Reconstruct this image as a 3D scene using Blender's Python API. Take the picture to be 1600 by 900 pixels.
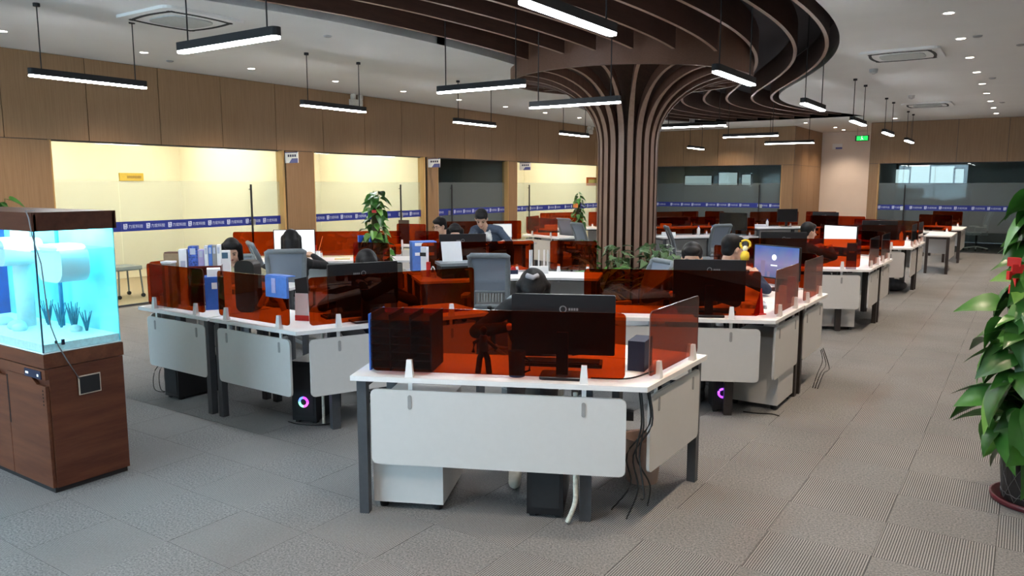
import bpy, bmesh, math, random
import numpy as np
from mathutils import Matrix, Vector
random.seed(7)
PI = math.pi
SC = bpy.context.scene
for o in list(bpy.data.objects): bpy.data.objects.remove(o, do_unlink=True)
COL = SC.collection

# ------------------------------------------------------------------ camera
FPX, CX, CY, EYE = 1200.0, 800.0, 450.0, 1.72      # focal length and centre in pixels of the 1600x900 frame
PITCH = math.atan((CY - 290.0) / FPX)
YAW = math.atan((1610.0 - CX) / FPX * math.cos(PITCH))
_h = Vector((-math.sin(YAW), math.cos(YAW), 0)); _r = Vector((math.cos(YAW), math.sin(YAW), 0)); _z = Vector((0, 0, 1))
_fw = _h * math.cos(PITCH) - _z * math.sin(PITCH); _up = _h * math.sin(PITCH) + _z * math.cos(PITCH)
cam = bpy.data.cameras.new('camera'); cam.sensor_width = 36; cam.lens = 36 * FPX / 1600; cam.clip_start = 0.05; cam.clip_end = 200
co = bpy.data.objects.new('camera', cam); COL.objects.link(co)
co.matrix_world = Matrix(((_r.x, _up.x, -_fw.x, 0), (_r.y, _up.y, -_fw.y, 0), (_r.z, _up.z, -_fw.z, EYE), (0, 0, 0, 1)))
SC.camera = co

# ------------------------------------------------------------------ world, exposure
w = bpy.data.worlds.new('daylight'); SC.world = w; w.use_nodes = True
w.node_tree.nodes['Background'].inputs[0].default_value = (0.62, 0.80, 1.0, 1)
w.node_tree.nodes['Background'].inputs[1].default_value = 9.0
vs = SC.view_settings
vs.view_transform = 'Standard'; vs.look = 'None'; vs.gamma = 1.0; vs.use_curve_mapping = False
vs.exposure = 0.9
PEND_E, SPOT_W, ROOM_E = 54.0, 82.0, 19.0
PEND_C = (0.93, 0.97, 1.0); SPOT_C = (1.0, 0.78, 0.58); ROOM_C = (1.0, 0.89, 0.70)
for c in ('max_bounces', 'transparent_max_bounces'):
    try: setattr(SC.cycles, c, 10 if c == 'max_bounces' else 24)
    except Exception: pass

# ------------------------------------------------------------------ pixel -> place
def ray(x, y): return _r * ((x - CX) / FPX) - _up * ((y - CY) / FPX) + _fw
def onz(x, y, z=0.0):
    d = ray(x, y); t = (z - EYE) / d.z; return Vector((0, 0, EYE)) + d * t
def onx(x, y, X):
    d = ray(x, y); return Vector((0, 0, EYE)) + d * (X / d.x)
def ony(x, y, Y):
    d = ray(x, y); return Vector((0, 0, EYE)) + d * (Y / d.y)
def atd(x, y, dist):
    d = ray(x, y); return Vector((0, 0, EYE)) + d * (dist / math.hypot(d.x, d.y))
def D(a): return Vector((math.cos(math.radians(a)), math.sin(math.radians(a)), 0))

# ------------------------------------------------------------------ materials
MATS = {}
def newmat(n):
    m = bpy.data.materials.new(n); m.use_nodes = True; MATS[n] = m
    nt = m.node_tree; b = nt.nodes['Principled BSDF']; return m, nt, b
def setc(b, c, rough=0.5, metal=0.0, spec=0.5):
    b.inputs['Base Color'].default_value = (*c, 1); b.inputs['Roughness'].default_value = rough
    b.inputs['Metallic'].default_value = metal; b.inputs['Specular IOR Level'].default_value = spec
def M(n, c=None, rough=0.5, metal=0.0, var=0.06, scale=30, spec=0.4):
    """plain painted / plastic / cloth surface with a little procedural mottling"""
    if n in MATS: return MATS[n]
    m, nt, b = newmat(n); setc(b, c, rough, metal, spec)
    tc = nt.nodes.new('ShaderNodeTexCoord'); no = nt.nodes.new('ShaderNodeTexNoise'); no.inputs['Scale'].default_value = scale
    rp = nt.nodes.new('ShaderNodeValToRGB')
    rp.color_ramp.elements[0].position = 0.3; rp.color_ramp.elements[1].position = 0.7
    rp.color_ramp.elements[0].color = (*[x * (1 - var) for x in c], 1); rp.color_ramp.elements[1].color = (*[min(1, x * (1 + var)) for x in c], 1)
    nt.links.new(tc.outputs['Object'], no.inputs['Vector']); nt.links.new(no.outputs['Fac'], rp.inputs['Fac']); nt.links.new(rp.outputs['Color'], b.inputs['Base Color'])
    return m
def wood(n, c1, c2, axis='Z', scale=5.0, stretch=0.06, rough=0.45, spec=0.3):
    m, nt, b = newmat(n); setc(b, c1, rough, 0, spec)
    tc = nt.nodes.new('ShaderNodeTexCoord'); mp = nt.nodes.new('ShaderNodeMapping')
    s = [scale * 4] * 3; s['XYZ'.index(axis)] = scale * 4 * stretch; mp.inputs['Scale'].default_value = s
    no = nt.nodes.new('ShaderNodeTexNoise'); no.inputs['Scale'].default_value = 1.6; no.inputs['Detail'].default_value = 6; no.inputs['Roughness'].default_value = 0.65
    rp = nt.nodes.new('ShaderNodeValToRGB'); rp.color_ramp.elements[0].position = 0.32; rp.color_ramp.elements[1].position = 0.68
    rp.color_ramp.elements[0].color = (*c1, 1); rp.color_ramp.elements[1].color = (*c2, 1)
    nt.links.new(tc.outputs['Object'], mp.inputs['Vector']); nt.links.new(mp.outputs['Vector'], no.inputs['Vector'])
    nt.links.new(no.outputs['Fac'], rp.inputs['Fac']); nt.links.new(rp.outputs['Color'], b.inputs['Base Color'])
    return m
def emit(n, c, s):
    if n in MATS: return MATS[n]
    m, nt, b = newmat(n); nt.nodes.remove(b); e = nt.nodes.new('ShaderNodeEmission'); e.inputs[0].default_value = (*c, 1); e.inputs[1].default_value = s
    nt.links.new(e.outputs[0], nt.nodes['Material Output'].inputs['Surface']); return m
def clear(n, tint, rough=0.02, ior=1.45, diff=0.0, dcol=(0.8, 0.8, 0.8), trans=0.0, power=5.0):
    """thin sheet: tinted transparency + fresnel gloss (+ diffuse / translucent share for frosted film)"""
    m, nt, b = newmat(n); nt.nodes.remove(b)
    t = nt.nodes.new('ShaderNodeBsdfTransparent'); t.inputs[0].default_value = (*tint, 1)
    g = nt.nodes.new('ShaderNodeBsdfGlossy'); g.inputs['Roughness'].default_value = rough
    lw = nt.nodes.new('ShaderNodeLayerWeight'); lw.inputs['Blend'].default_value = 0.5
    pw = nt.nodes.new('ShaderNodeMath'); pw.operation = 'POWER'; pw.inputs[1].default_value = power
    f0 = ((ior - 1) / (ior + 1)) ** 2
    fr = nt.nodes.new('ShaderNodeMath'); fr.operation = 'MULTIPLY_ADD'; fr.inputs[1].default_value = 1 - f0; fr.inputs[2].default_value = f0   # Schlick
    nt.links.new(lw.outputs['Facing'], pw.inputs[0]); nt.links.new(pw.outputs[0], fr.inputs[0])
    mx = nt.nodes.new('ShaderNodeMixShader'); nt.links.new(fr.outputs[0], mx.inputs[0])
    src = t
    if diff > 0:
        d = nt.nodes.new('ShaderNodeBsdfDiffuse'); d.inputs[0].default_value = (*dcol, 1)
        if trans > 0:
            tl = nt.nodes.new('ShaderNodeBsdfTranslucent'); tl.inputs[0].default_value = (*dcol, 1)
            m3 = nt.nodes.new('ShaderNodeMixShader'); m3.inputs[0].default_value = trans
            nt.links.new(d.outputs[0], m3.inputs[1]); nt.links.new(tl.outputs[0], m3.inputs[2]); d = m3
        m2 = nt.nodes.new('ShaderNodeMixShader'); m2.inputs[0].default_value = diff
        nt.links.new(t.outputs[0], m2.inputs[1]); nt.links.new(d.outputs[0], m2.inputs[2]); src = m2
    nt.links.new(src.outputs[0], mx.inputs[1]); nt.links.new(g.outputs[0], mx.inputs[2])
    nt.links.new(mx.outputs[0], nt.nodes['Material Output'].inputs['Surface']); return m
def carpet(n, c1, c2, ribs):
    m, nt, b = newmat(n); setc(b, c1, 0.95, 0, 0.1)
    tc = nt.nodes.new('ShaderNodeNewGeometry'); no = nt.nodes.new('ShaderNodeTexNoise'); no.inputs['Scale'].default_value = 95; no.inputs['Detail'].default_value = 5; no.inputs['Roughness'].default_value = 0.8
    no2 = nt.nodes.new('ShaderNodeTexNoise'); no2.inputs['Scale'].default_value = 1.3
    nt.links.new(tc.outputs['Position'], no.inputs['Vector']); nt.links.new(tc.outputs['Position'], no2.inputs['Vector'])
    rp = nt.nodes.new('ShaderNodeValToRGB'); rp.color_ramp.elements[0].position = 0.34; rp.color_ramp.elements[1].position = 0.66
    rp.color_ramp.elements[0].color = (*c1, 1); rp.color_ramp.elements[1].color = (*c2, 1)
    fac = no.outputs['Fac']
    if ribs:
        wv = nt.nodes.new('ShaderNodeTexWave'); wv.bands_direction = 'X'; wv.inputs['Scale'].default_value = 28.0; wv.inputs['Distortion'].default_value = 0.25
        nt.links.new(tc.outputs['Position'], wv.inputs['Vector'])
        mx = nt.nodes.new('ShaderNodeMix'); mx.data_type = 'FLOAT'; mx.inputs[0].default_value = 0.42
        nt.links.new(no.outputs['Fac'], mx.inputs[2]); nt.links.new(wv.outputs['Fac'], mx.inputs[3]); fac = mx.outputs[0]
        bp = nt.nodes.new('ShaderNodeBump'); bp.inputs['Strength'].default_value = 0.15; bp.inputs['Distance'].default_value = 0.003
        nt.links.new(wv.outputs['Fac'], bp.inputs['Height']); nt.links.new(bp.outputs[0], b.inputs['Normal'])
    nt.links.new(fac, rp.inputs['Fac'])
    mc = nt.nodes.new('ShaderNodeMix'); mc.data_type = 'RGBA'; mc.blend_type = 'MULTIPLY'; mc.inputs[0].default_value = 0.35
    nt.links.new(rp.outputs['Color'], mc.inputs[6]); nt.links.new(no2.outputs['Fac'], mc.inputs[7]); nt.links.new(mc.outputs[2], b.inputs['Base Color'])
    return m
def leafmat(n, c1, c2):
    m, nt, b = newmat(n); setc(b, c1, 0.35, 0, 0.5)
    oi = nt.nodes.new('ShaderNodeObjectInfo'); tc = nt.nodes.new('ShaderNodeTexCoord'); no = nt.nodes.new('ShaderNodeTexNoise'); no.inputs['Scale'].default_value = 9
    ad = nt.nodes.new('ShaderNodeMath'); ad.operation = 'MULTIPLY_ADD'; ad.inputs[1].default_value = 0.55; 
    rp = nt.nodes.new('ShaderNodeValToRGB'); rp.color_ramp.elements[0].position = 0.25; rp.color_ramp.elements[1].position = 0.95
    rp.color_ramp.elements[0].color = (*c1, 1); rp.color_ramp.elements[1].color = (*c2, 1)
    nt.links.new(tc.outputs['Object'], no.inputs['Vector']); nt.links.new(oi.outputs['Random'], ad.inputs[0]); nt.links.new(no.outputs['Fac'], ad.inputs[2])
    nt.links.new(ad.outputs[0], rp.inputs['Fac']); nt.links.new(rp.outputs['Color'], b.inputs['Base Color'])
    return m

wall_wood = wood('wall_wood', (0.22, 0.129, 0.064), (0.275, 0.167, 0.087), 'Z', 9, 0.03)
rib_wood = wood('rib_wood', (0.042, 0.020, 0.014), (0.066, 0.032, 0.022), 'Y', 4, 0.08)
fin_wood_shaded = wood('fin_wood_shaded', (0.085, 0.040, 0.026), (0.12, 0.058, 0.04), 'Z', 5, 0.05)  # slat sides: their shading is put into this darker wood colour
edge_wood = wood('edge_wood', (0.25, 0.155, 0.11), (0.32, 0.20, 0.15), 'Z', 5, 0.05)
walnut = wood('walnut', (0.085, 0.026, 0.013), (0.165, 0.06, 0.03), 'X', 2.2, 0.12, 0.35)
walnut_side = wood('walnut_side', (0.075, 0.022, 0.012), (0.15, 0.05, 0.026), 'Y', 2.2, 0.12, 0.35)
jamb_wood = wood('jamb_wood', (0.42, 0.25, 0.09), (0.5, 0.31, 0.13), 'Z', 8, 0.04)
carpet_plain = carpet('carpet_plain', (0.10, 0.104, 0.108), (0.37, 0.37, 0.37), False)
carpet_rib = carpet('carpet_rib', (0.095, 0.098, 0.10), (0.38, 0.38, 0.38), True)
ceil_m = M('ceiling_paint', (0.72, 0.72, 0.71), 0.9, var=0.015, scale=2)
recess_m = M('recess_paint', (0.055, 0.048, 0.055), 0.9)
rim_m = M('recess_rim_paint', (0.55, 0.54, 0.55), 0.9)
white_wall = M('white_wall', (0.78, 0.70, 0.64), 0.9, var=0.02, scale=3)
cream = M('cream_wall', (0.85, 0.78, 0.64), 0.9, var=0.02, scale=2)
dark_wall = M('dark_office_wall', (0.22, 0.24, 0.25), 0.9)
black = M('black_plastic', (0.012, 0.012, 0.014), 0.42)
matte_black = M('matte_black', (0.018, 0.018, 0.02), 0.75)
steel = M('dark_steel', (0.075, 0.08, 0.09), 0.45, 0.3)
bronze = M('bronze_steel', (0.05, 0.042, 0.04), 0.45, 0.3)
white = M('white_laminate', (0.80, 0.80, 0.80), 0.45, var=0.01)
panel_white = M('panel_white', (0.61, 0.605, 0.595), 0.5, var=0.01)
white_p = M('white_plastic', (0.82, 0.82, 0.82), 0.4, var=0.01)
paper = M('paper', (0.86, 0.87, 0.90), 0.8, var=0.01)
clip_grey = M('clip_grey', (0.30, 0.30, 0.30), 0.5)
blue_p = M('blue_plastic', (0.025, 0.10, 0.42), 0.45)
blue_l = M('light_blue_plastic', (0.10, 0.22, 0.62), 0.45)
navy = M('navy', (0.012, 0.018, 0.05), 0.6)
red_p = M('red_plastic', (0.55, 0.02, 0.015), 0.5)
yellow_p = M('yellow_plastic', (0.80, 0.55, 0.04), 0.5)
cardboard = M('cardboard', (0.33, 0.22, 0.13), 0.85)
chair_grey = M('chair_grey', (0.19, 0.215, 0.235), 0.6)
chair_mesh = clear('chair_mesh', (0.55, 0.6, 0.66), 0.6, 1.1, 0.68, (0.31, 0.355, 0.43))
chair_lt = M('chair_armrest', (0.40, 0.42, 0.43), 0.5)
stripe_blue = M('stripe_blue', (0.012, 0.025, 0.23), 0.5)
letter_m = M('letter_white', (0.62, 0.68, 0.85), 0.6)
glass = clear('window_glass', (0.90, 0.955, 0.945), 0.01, 1.3)
film = clear('frosted_film', (0.93, 0.95, 0.95), 0.25, 1.2, 0.15, (0.62, 0.70, 0.73), 0.55)
acrylic = clear('orange_acrylic', (0.62, 0.18, 0.045), 0.015, 1.40, power=4.6)
acrylic_b = clear('acrylic_edge', (0.30, 0.06, 0.03), 0.1, 1.6, 0.4, (0.35, 0.16, 0.12))
tank_glass = clear('tank_glass', (0.86, 0.97, 1.0), 0.01, 1.35)
cable_m = M('cable_black', (0.01, 0.01, 0.01), 0.5)
sleeve_m = M('cable_sleeve', (0.62, 0.60, 0.52), 0.8, var=0.2, scale=60)
skin = M('skin', (0.62, 0.38, 0.27), 0.55, var=0.03)
hair_m = M('black_hair', (0.007, 0.006, 0.007), 0.55, var=0.3, scale=80, spec=0.25)
lip_m = M('lips', (0.42, 0.14, 0.12), 0.5)
leaf_d = leafmat('leaf_green', (0.010, 0.050, 0.008), (0.052, 0.18, 0.025))
leaf_y = leafmat('leaf_yellow_green', (0.02, 0.09, 0.012), (0.16, 0.34, 0.06))
leaf_v = leafmat('leaf_variegated', (0.02, 0.07, 0.025), (0.20, 0.30, 0.14))
stem_m = M('stem', (0.10, 0.13, 0.03), 0.7)
soil = M('soil', (0.03, 0.02, 0.013), 0.95)

# ------------------------------------------------------------------ mesh builder
class MB:
    def __init__(s): s.v = []; s.f = []; s.m = []
    def add(s, vs, fs, m=0):
        b = len(s.v); s.v += [tuple(p) for p in vs]; s.f += [tuple(b + i for i in f) for f in fs]; s.m += [m] * len(fs); return s
    def box(s, c, size, ax=None, m=0, taper=1.0):
        """box centred at c; ax = angle in degrees about z, or a (u,v,w) frame; taper scales the top"""
        if ax is None: u, v, w_ = Vector((1, 0, 0)), Vector((0, 1, 0)), Vector((0, 0, 1))
        elif isinstance(ax, (int, float)): u, v, w_ = D(ax), D(ax + 90), Vector((0, 0, 1))
        else: u, v, w_ = ax
        c = Vector(c); a, b, d = size[0] / 2, size[1] / 2, size[2] / 2
        P = [c + u * (i * a * (taper if k > 0 else 1)) + v * (j * b * (taper if k > 0 else 1)) + w_ * (k * d) for k in (-1, 1) for i, j in ((-1, -1), (1, -1), (1, 1), (-1, 1))]
        return s.add(P, [(3, 2, 1, 0), (4, 5, 6, 7), (0, 1, 5, 4), (1, 2, 6, 5), (2, 3, 7, 6), (3, 0, 4, 7)], m)
    def rng(s, x0, x1, y0, y1, z0, z1, m=0): return s.box(((x0 + x1) / 2, (y0 + y1) / 2, (z0 + z1) / 2), (abs(x1 - x0), abs(y1 - y0), abs(z1 - z0)), None, m)
    def slab(s, poly, o, u, v, n, t0, t1, m=0, me=None):
        """polygon (list of 2-D points) in plane o+u*a+v*b, extruded along n from t0 to t1"""
        k = len(poly); o = Vector(o); P = [o + u * a + v * b + n * t for t in (t0, t1) for a, b in poly]
        s.add(P, [tuple(range(k))[::-1], tuple(range(k, 2 * k))], m)
        return s.add(P, [(i, (i + 1) % k, k + (i + 1) % k, k + i) for i in range(k)], m if me is None else me)
    def tube(s, pts, r, n=6, m=0, r1=None):
        pts = [Vector(p) for p in pts]; K = len(pts); P = []
        for i, p in enumerate(pts):
            t = (pts[min(i + 1, K - 1)] - pts[max(i - 1, 0)]); t = t.normalized() if t.length > 1e-9 else Vector((0, 0, 1))
            a = t.cross(Vector((0, 0, 1)) if abs(t.z) < 0.9 else Vector((1, 0, 0))).normalized(); b = t.cross(a)
            rr = r if r1 is None else r + (r1 - r) * i / max(1, K - 1)
            P += [p + a * (math.cos(2 * PI * j / n) * rr) + b * (math.sin(2 * PI * j / n) * rr) for j in range(n)]
        F = [(i * n + j, i * n + (j + 1) % n, (i + 1) * n + (j + 1) % n, (i + 1) * n + j) for i in range(K - 1) for j in range(n)]
        F += [tuple(range(n))[::-1], tuple(range((K - 1) * n, K * n))]
        return s.add(P, F, m)
    def lathe(s, prof, c, n=24, m=0, caps=True):
        c = Vector(c); K = len(prof)
        P = [c + Vector((r * math.cos(2 * PI * j / n), r * math.sin(2 * PI * j / n), z)) for r, z in prof for j in range(n)]
        F = [(i * n + j, i * n + (j + 1) % n, (i + 1) * n + (j + 1) % n, (i + 1) * n + j) for i in range(K - 1) for j in range(n)]
        if caps: F += [tuple(range(n))[::-1], tuple(range((K - 1) * n, K * n))]
        return s.add(P, F, m)
    def ell(s, c, r, ax=None, n=12, m=0):
        u, v, w_ = ax or (Vector((1, 0, 0)), Vector((0, 1, 0)), Vector((0, 0, 1))); c = Vector(c); k = n // 2 + 1; P = []
        for i in range(1, k):
            a = PI * i / k
            P += [c + u * (r[0] * math.sin(a) * math.cos(2 * PI * j / n)) + v * (r[1] * math.sin(a) * math.sin(2 * PI * j / n)) + w_ * (r[2] * math.cos(a)) for j in range(n)]
        F = [(i * n + j, (i + 1) * n + j, (i + 1) * n + (j + 1) % n, i * n + (j + 1) % n) for i in range(k - 2) for j in range(n)]
        t = len(P); P += [c + w_ * r[2], c - w_ * r[2]]
        F += [(t, j, (j + 1) % n) for j in range(n)] + [(t + 1, (k - 2) * n + (j + 1) % n, (k - 2) * n + j) for j in range(n)]
        return s.add(P, F, m)
    def mesh(s, name, mats):
        me = bpy.data.meshes.new(name); me.from_pydata(s.v, [], s.f)
        for mt in (mats if isinstance(mats, (list, tuple)) else [mats]): me.materials.append(mt)
        if max(s.m, default=0) > 0: me.polygons.foreach_set('material_index', s.m)
        me.update(); return me
    def build(s, name, mats, parent=None, smooth=False):
        me = s.mesh(name, mats)
        if smooth: me.polygons.foreach_set('use_smooth', [True] * len(me.polygons))
        return link(name, me, parent)
def link(name, me, parent=None):
    o = bpy.data.objects.new(name, me); COL.objects.link(o)
    if parent is not None:
        o.parent = parent; o.matrix_parent_inverse = base_m(parent).inverted()
    return o
def base_m(o):
    m = Matrix.LocRotScale(o.location, o.rotation_euler, o.scale)
    return m if o.parent is None else base_m(o.parent) @ o.matrix_parent_inverse @ m
def tag(o, label=None, cat=None, group=None, kind=None):
    if label: o['label'] = label
    if cat: o['category'] = cat
    if group: o['group'] = group
    if kind: o['kind'] = kind
    return o
def thing(name, label, cat, loc=(0, 0, 0), group=None, kind=None):
    o = bpy.data.objects.new(name, None); COL.objects.link(o); o.location = loc; o.empty_display_size = 0.1
    return tag(o, label, cat, group, kind)
def struct(o, label=None): return tag(o, label, None, None, 'structure')
def inst(proto_children, root):
    """parts of a prototype given as [(name, mesh, matrix, subparts)] linked under root, sharing mesh data"""
    for nm, me, mx, sub in proto_children:
        c = bpy.data.objects.new(nm, me); COL.objects.link(c); c.parent = root; c.matrix_local = mx
        for n2, me2, mx2 in sub:
            d = bpy.data.objects.new(n2, me2); COL.objects.link(d); d.parent = c; d.matrix_local = mx2
I4 = Matrix.Identity(4)
def rrect(w_, h, r, n=4, x0=0.0, y0=0.0):
    P = []
    for cx, cy, a0 in ((w_ - r, r, -90), (w_ - r, h - r, 0), (r, h - r, 90), (r, r, 180)):
        P += [(x0 + cx + r * math.cos(math.radians(a0 + 90 * i / n)), y0 + cy + r * math.sin(math.radians(a0 + 90 * i / n))) for i in range(n + 1)]
    return P
UX, UY, UZ = Vector((1, 0, 0)), Vector((0, 1, 0)), Vector((0, 0, 1))
def text_mesh(s, size, mat, depth=0.0):
    cu = bpy.data.curves.new('lettering', 'FONT'); cu.body = s; cu.size = size; cu.extrude = depth; cu.resolution_u = 2
    o = bpy.data.objects.new('lettering', cu); COL.objects.link(o)
    dg = bpy.context.evaluated_depsgraph_get(); me = bpy.data.meshes.new_from_object(o.evaluated_get(dg))
    bpy.data.objects.remove(o, do_unlink=True); me.materials.clear(); me.materials.append(mat); return me
def frame(u, v, n, o):
    return Matrix(((u.x, v.x, n.x, o[0]), (u.y, v.y, n.y, o[1]), (u.z, v.z, n.z, o[2]), (0, 0, 0, 1)))
ORD = ['nearest', 'second', 'third', 'fourth', 'fifth', 'sixth', 'seventh', 'eighth', 'ninth', 'tenth']
# ================================================================== SETTING
WX, BY, CZ, FZ = -10.57, 22.91, 3.40, 2.31       # left wall plane, back wall plane, ceiling, underside of the wood fascia
RX, RY = 3.0, -5.0                               # unseen right and rear walls
# ---- floor and carpet tiles
fl = struct(MB().rng(-14.5, RX + 0.2, RY - 0.2, 27.6, -0.12, -0.007).build('floor', M('screed', (0.08, 0.08, 0.08), 0.9)), 'carpet tile floor of the office')
TX, TY, gap = 0.48, 0.437, 0.0012
def pxl(p):
    v = Vector(p) - Vector((0, 0, EYE)); f = v.dot(_fw)
    return (CX + FPX * v.dot(_r) / f, CY - FPX * v.dot(_up) / f) if f > 0.1 else None
tiles = []
for i in range(-22, 8):
    for j in range(-22, 44):
        x0, y0 = -0.49 + TX * i, 4.20 + TY * j
        if x0 < WX - 0.3 or x0 + TX > RX + 0.3 or y0 < RY - 0.3 or y0 + TY > BY + 0.35: continue
        c = [pxl((x0 + a * TX, y0 + b * TY, 0)) for a, b in ((0, 0), (1, 0), (1, 1), (0, 1))]
        ar = 0
        if None not in c:
            ar = 0.5 * abs(sum(c[k][0] * c[(k + 1) % 4][1] - c[(k + 1) % 4][0] * c[k][1] for k in range(4)))
            m_ = (sum(q[0] for q in c) / 4, sum(q[1] for q in c) / 4)
            if not (-30 < m_[0] < 1630 and m_[1] < 930): ar = 0
        tiles.append((ar, x0, y0, (i + j) % 2))
tiles.sort(key=lambda t: -t[0])
def tile_mesh(mt):
    return MB().box((0, 0, -0.0035), (TX - gap, TY - gap, 0.007), None, 0, 0.9985).mesh('carpet_tile', mt)
tm = [tile_mesh(carpet_plain), tile_mesh(carpet_rib)]
for a, x0, y0, k in tiles[:300]:
    o = link('carpet_tile', tm[k], fl); o.location = (x0 + TX / 2, y0 + TY / 2, 0)
rest = MB()
for a, x0, y0, k in tiles[300:]: rest.box((x0 + TX / 2, y0 + TY / 2, -0.0035), (TX - gap, TY - gap, 0.007), None, k, 0.9985)
tag(rest.build('carpet_tile', [carpet_plain, carpet_rib], fl), kind='stuff')

# ---- left wall: wood fascia panels above glazed offices
seamsL = [4.53 + 1.0405 * k for k in range(-9, 18)] + [BY]
wl = struct(MB().rng(WX - 0.20, WX - 0.021, RY, BY, FZ, CZ + 0.5).build('wall_left', bronze), 'wood panelled wall over the lit glass offices')
def panel_x(y0, y1, z0, z1, par): MB().box((WX - 0.01, (y0 + y1) / 2, (z0 + z1) / 2), (0.02, y1 - y0 - 0.010, z1 - z0 - 0.010)).build('wood_panel', wall_wood, par)
def panel_y(x0, x1, z0, z1, Y, par, s=1): MB().box(((x0 + x1) / 2, Y + 0.01 * s, (z0 + z1) / 2), (x1 - x0 - 0.010, 0.02, z1 - z0 - 0.010)).build('wood_panel', wall_wood, par)
for a, b in zip(seamsL[:-1], seamsL[1:]):
    if b - a > 0.1: panel_x(a, b, FZ, CZ, wl)
pil = [(RY, 1.0), (1.0, 3.0), (3.0, 5.06), (8.87, 9.49), (12.60, 12.95), (15.66, 16.03), (20.60, BY)]
for a, b in pil:
    MB().rng(WX - 0.20, WX - 0.021, a, b, 0, FZ).build('wall_core', bronze, wl); panel_x(a, b, 0, FZ, wl)
# ---- offices behind the left wall
def room(y0, y1, lit, n, depth=3.4):
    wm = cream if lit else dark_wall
    b = MB(); x0, x1 = WX - depth, WX - 0.20
    b.rng(x0 - 0.1, x0, y0, y1, 0, 2.9); b.rng(x0, x1, y0 - 0.06, y0, 0, 2.9); b.rng(x0, x1, y1, y1 + 0.06, 0, 2.9); b.rng(x0, x1, y0, y1, 2.8, 2.9)
    r = struct(b.build('wall_office_%d' % n, wm), 'inner walls of the office behind the glass')
    MB().rng(x0, x1, y0, y1, -0.006, 0.0).build('office_floor', M('office_floor', (0.34, 0.27, 0.19), 0.6), r)
    if lit:
        for k in range(max(1, int((y1 - y0) / 1.6))):
            yy = y0 + (k + 0.5) * (y1 - y0) / max(1, int((y1 - y0) / 1.6))
            lp = MB().rng(x0 + 0.6, x1 - 0.7, yy - 0.10, yy + 0.10, 2.775, 2.80).build('ceiling_light_panel', emit('office_lamp', ROOM_C, ROOM_E), r)
    return r
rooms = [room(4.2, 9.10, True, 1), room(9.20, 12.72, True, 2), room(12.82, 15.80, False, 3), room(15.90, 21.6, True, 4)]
# ---- glazing
logo = MB()                       # square emblem of the stripe
logo.slab([(0, 0.02), (0.012, 0.02), (0.012, 0.012), (0.05, 0.012), (0.05, 0), (0, 0)], (0, 0, 0), UX, UY, UZ, 0, 0.001)
logo.slab([(0, 0.02), (0.016, 0.02), (0.016, 0.075), (0, 0.075)], (0, 0, 0), UX, UY, UZ, 0, 0.001)
logo.slab([(0.022, 0.02), (0.036, 0.02), (0.036, 0.055), (0.022, 0.055)], (0, 0, 0), UX, UY, UZ, 0, 0.001)
logo.slab([(0.042, 0.016), (0.058, 0.016), (0.058, 0.075), (0.022, 0.075), (0.022, 0.062), (0.042, 0.062)], (0, 0, 0), UX, UY, UZ, 0, 0.001)
logo_me = logo.mesh('emblem', letter_m)
txt_me = text_mesh('力宏科技', 0.056, letter_m)
def glazing(n, label, o, u, nrm, ln, seams, door, handle, gl=None):
    """o = start point on floor, u = direction along, nrm = towards the main room; door = (s0,s1); handle = s"""
    g = thing('window_%d' % n, label, None, o, None, 'structure')
    def bx(s0, s1, t0, t1, z0, z1): 
        c = Vector(o) + u * ((s0 + s1) / 2) + nrm * ((t0 + t1) / 2); c.z = (z0 + z1) / 2
        return MB().box(c, (s1 - s0, abs(t1 - t0), z1 - z0), (u, nrm, UZ))
    ed = sorted(set([0.0] + list(seams) + [ln]))
    for a, b in zip(ed[:-1], ed[1:]):
        isd = door and a >= door[0] - 0.02 and b <= door[1] + 0.02
        if isd: par = thing('door_%d' % n, 'frameless glass office door with tall black bar handle', None, Vector(o) + u * a, None, 'structure')
        else: par = g
        p = bx(a + 0.004, b - 0.004, -0.135, -0.123, 0.01 if not isd else 0.015, FZ - 0.01).build('pane', glass, par)
        bx(a + 0.001, b - 0.001, -0.1225, -0.121, 0.52, 1.79).build('frosted_film', film, p)
        st = bx(a + 0.001, b - 0.001, -0.1205, -0.119, 1.07, 1.21).build('blue_stripe', stripe_blue, p)
        s = a + 0.03
        flip = u.cross(UZ).dot(nrm) < 0
        while s + 0.30 < b:
            for me, ds, dz in ((logo_me, 0.0, 1.103), (txt_me, 0.070, 1.117)):
                uu = -u if flip else u
                so = s + ds if not flip else b - (s - a) - ds
                q = Vector(o) + u * so + nrm * -0.1185; q.z = dz
                lo = bpy.data.objects.new('emblem' if me is logo_me else 'lettering', me); COL.objects.link(lo); lo.parent = st
                lo.matrix_parent_inverse = base_m(st).inverted(); lo.matrix_basis = frame(uu, UZ, nrm, q)
            s += 0.345
        if isd:
            hb = MB(); hs = Vector(o) + u * handle
            q = hs + nrm * -0.075
            hb.tube([q + UZ * 0.62, q + UZ * 1.74], 0.017, 8)
            for zz in (0.70, 1.66): hb.tube([hs + nrm * -0.075 + UZ * zz, hs + nrm * -0.122 + UZ * zz], 0.010, 6)
            hb.build('handle', matte_black, par)
            MB().box(hs + u * 0.05 * (1 if handle < (a + b) / 2 else -1) + nrm * -0.112 + UZ * 1.12, (0.07, 0.022, 0.10), (u, nrm, UZ)).build('lock', M('lock_steel', (0.5, 0.5, 0.5), 0.3, 0.8), par)
    for s in (0.0, ln):
        bx(s - 0.02, s + 0.02, -0.18, -0.01, 0, FZ).build('jamb', jamb_wood, g)
    bx(0, ln, -0.15, -0.11, 0.0, 0.02).build('floor_track', steel, g)
    bx(0, ln, -0.15, -0.11, FZ - 0.012, FZ + 0.0).build('head_track', steel, g)
    return g
def WY(px, py=280): return onx(px, py, WX).y
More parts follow.
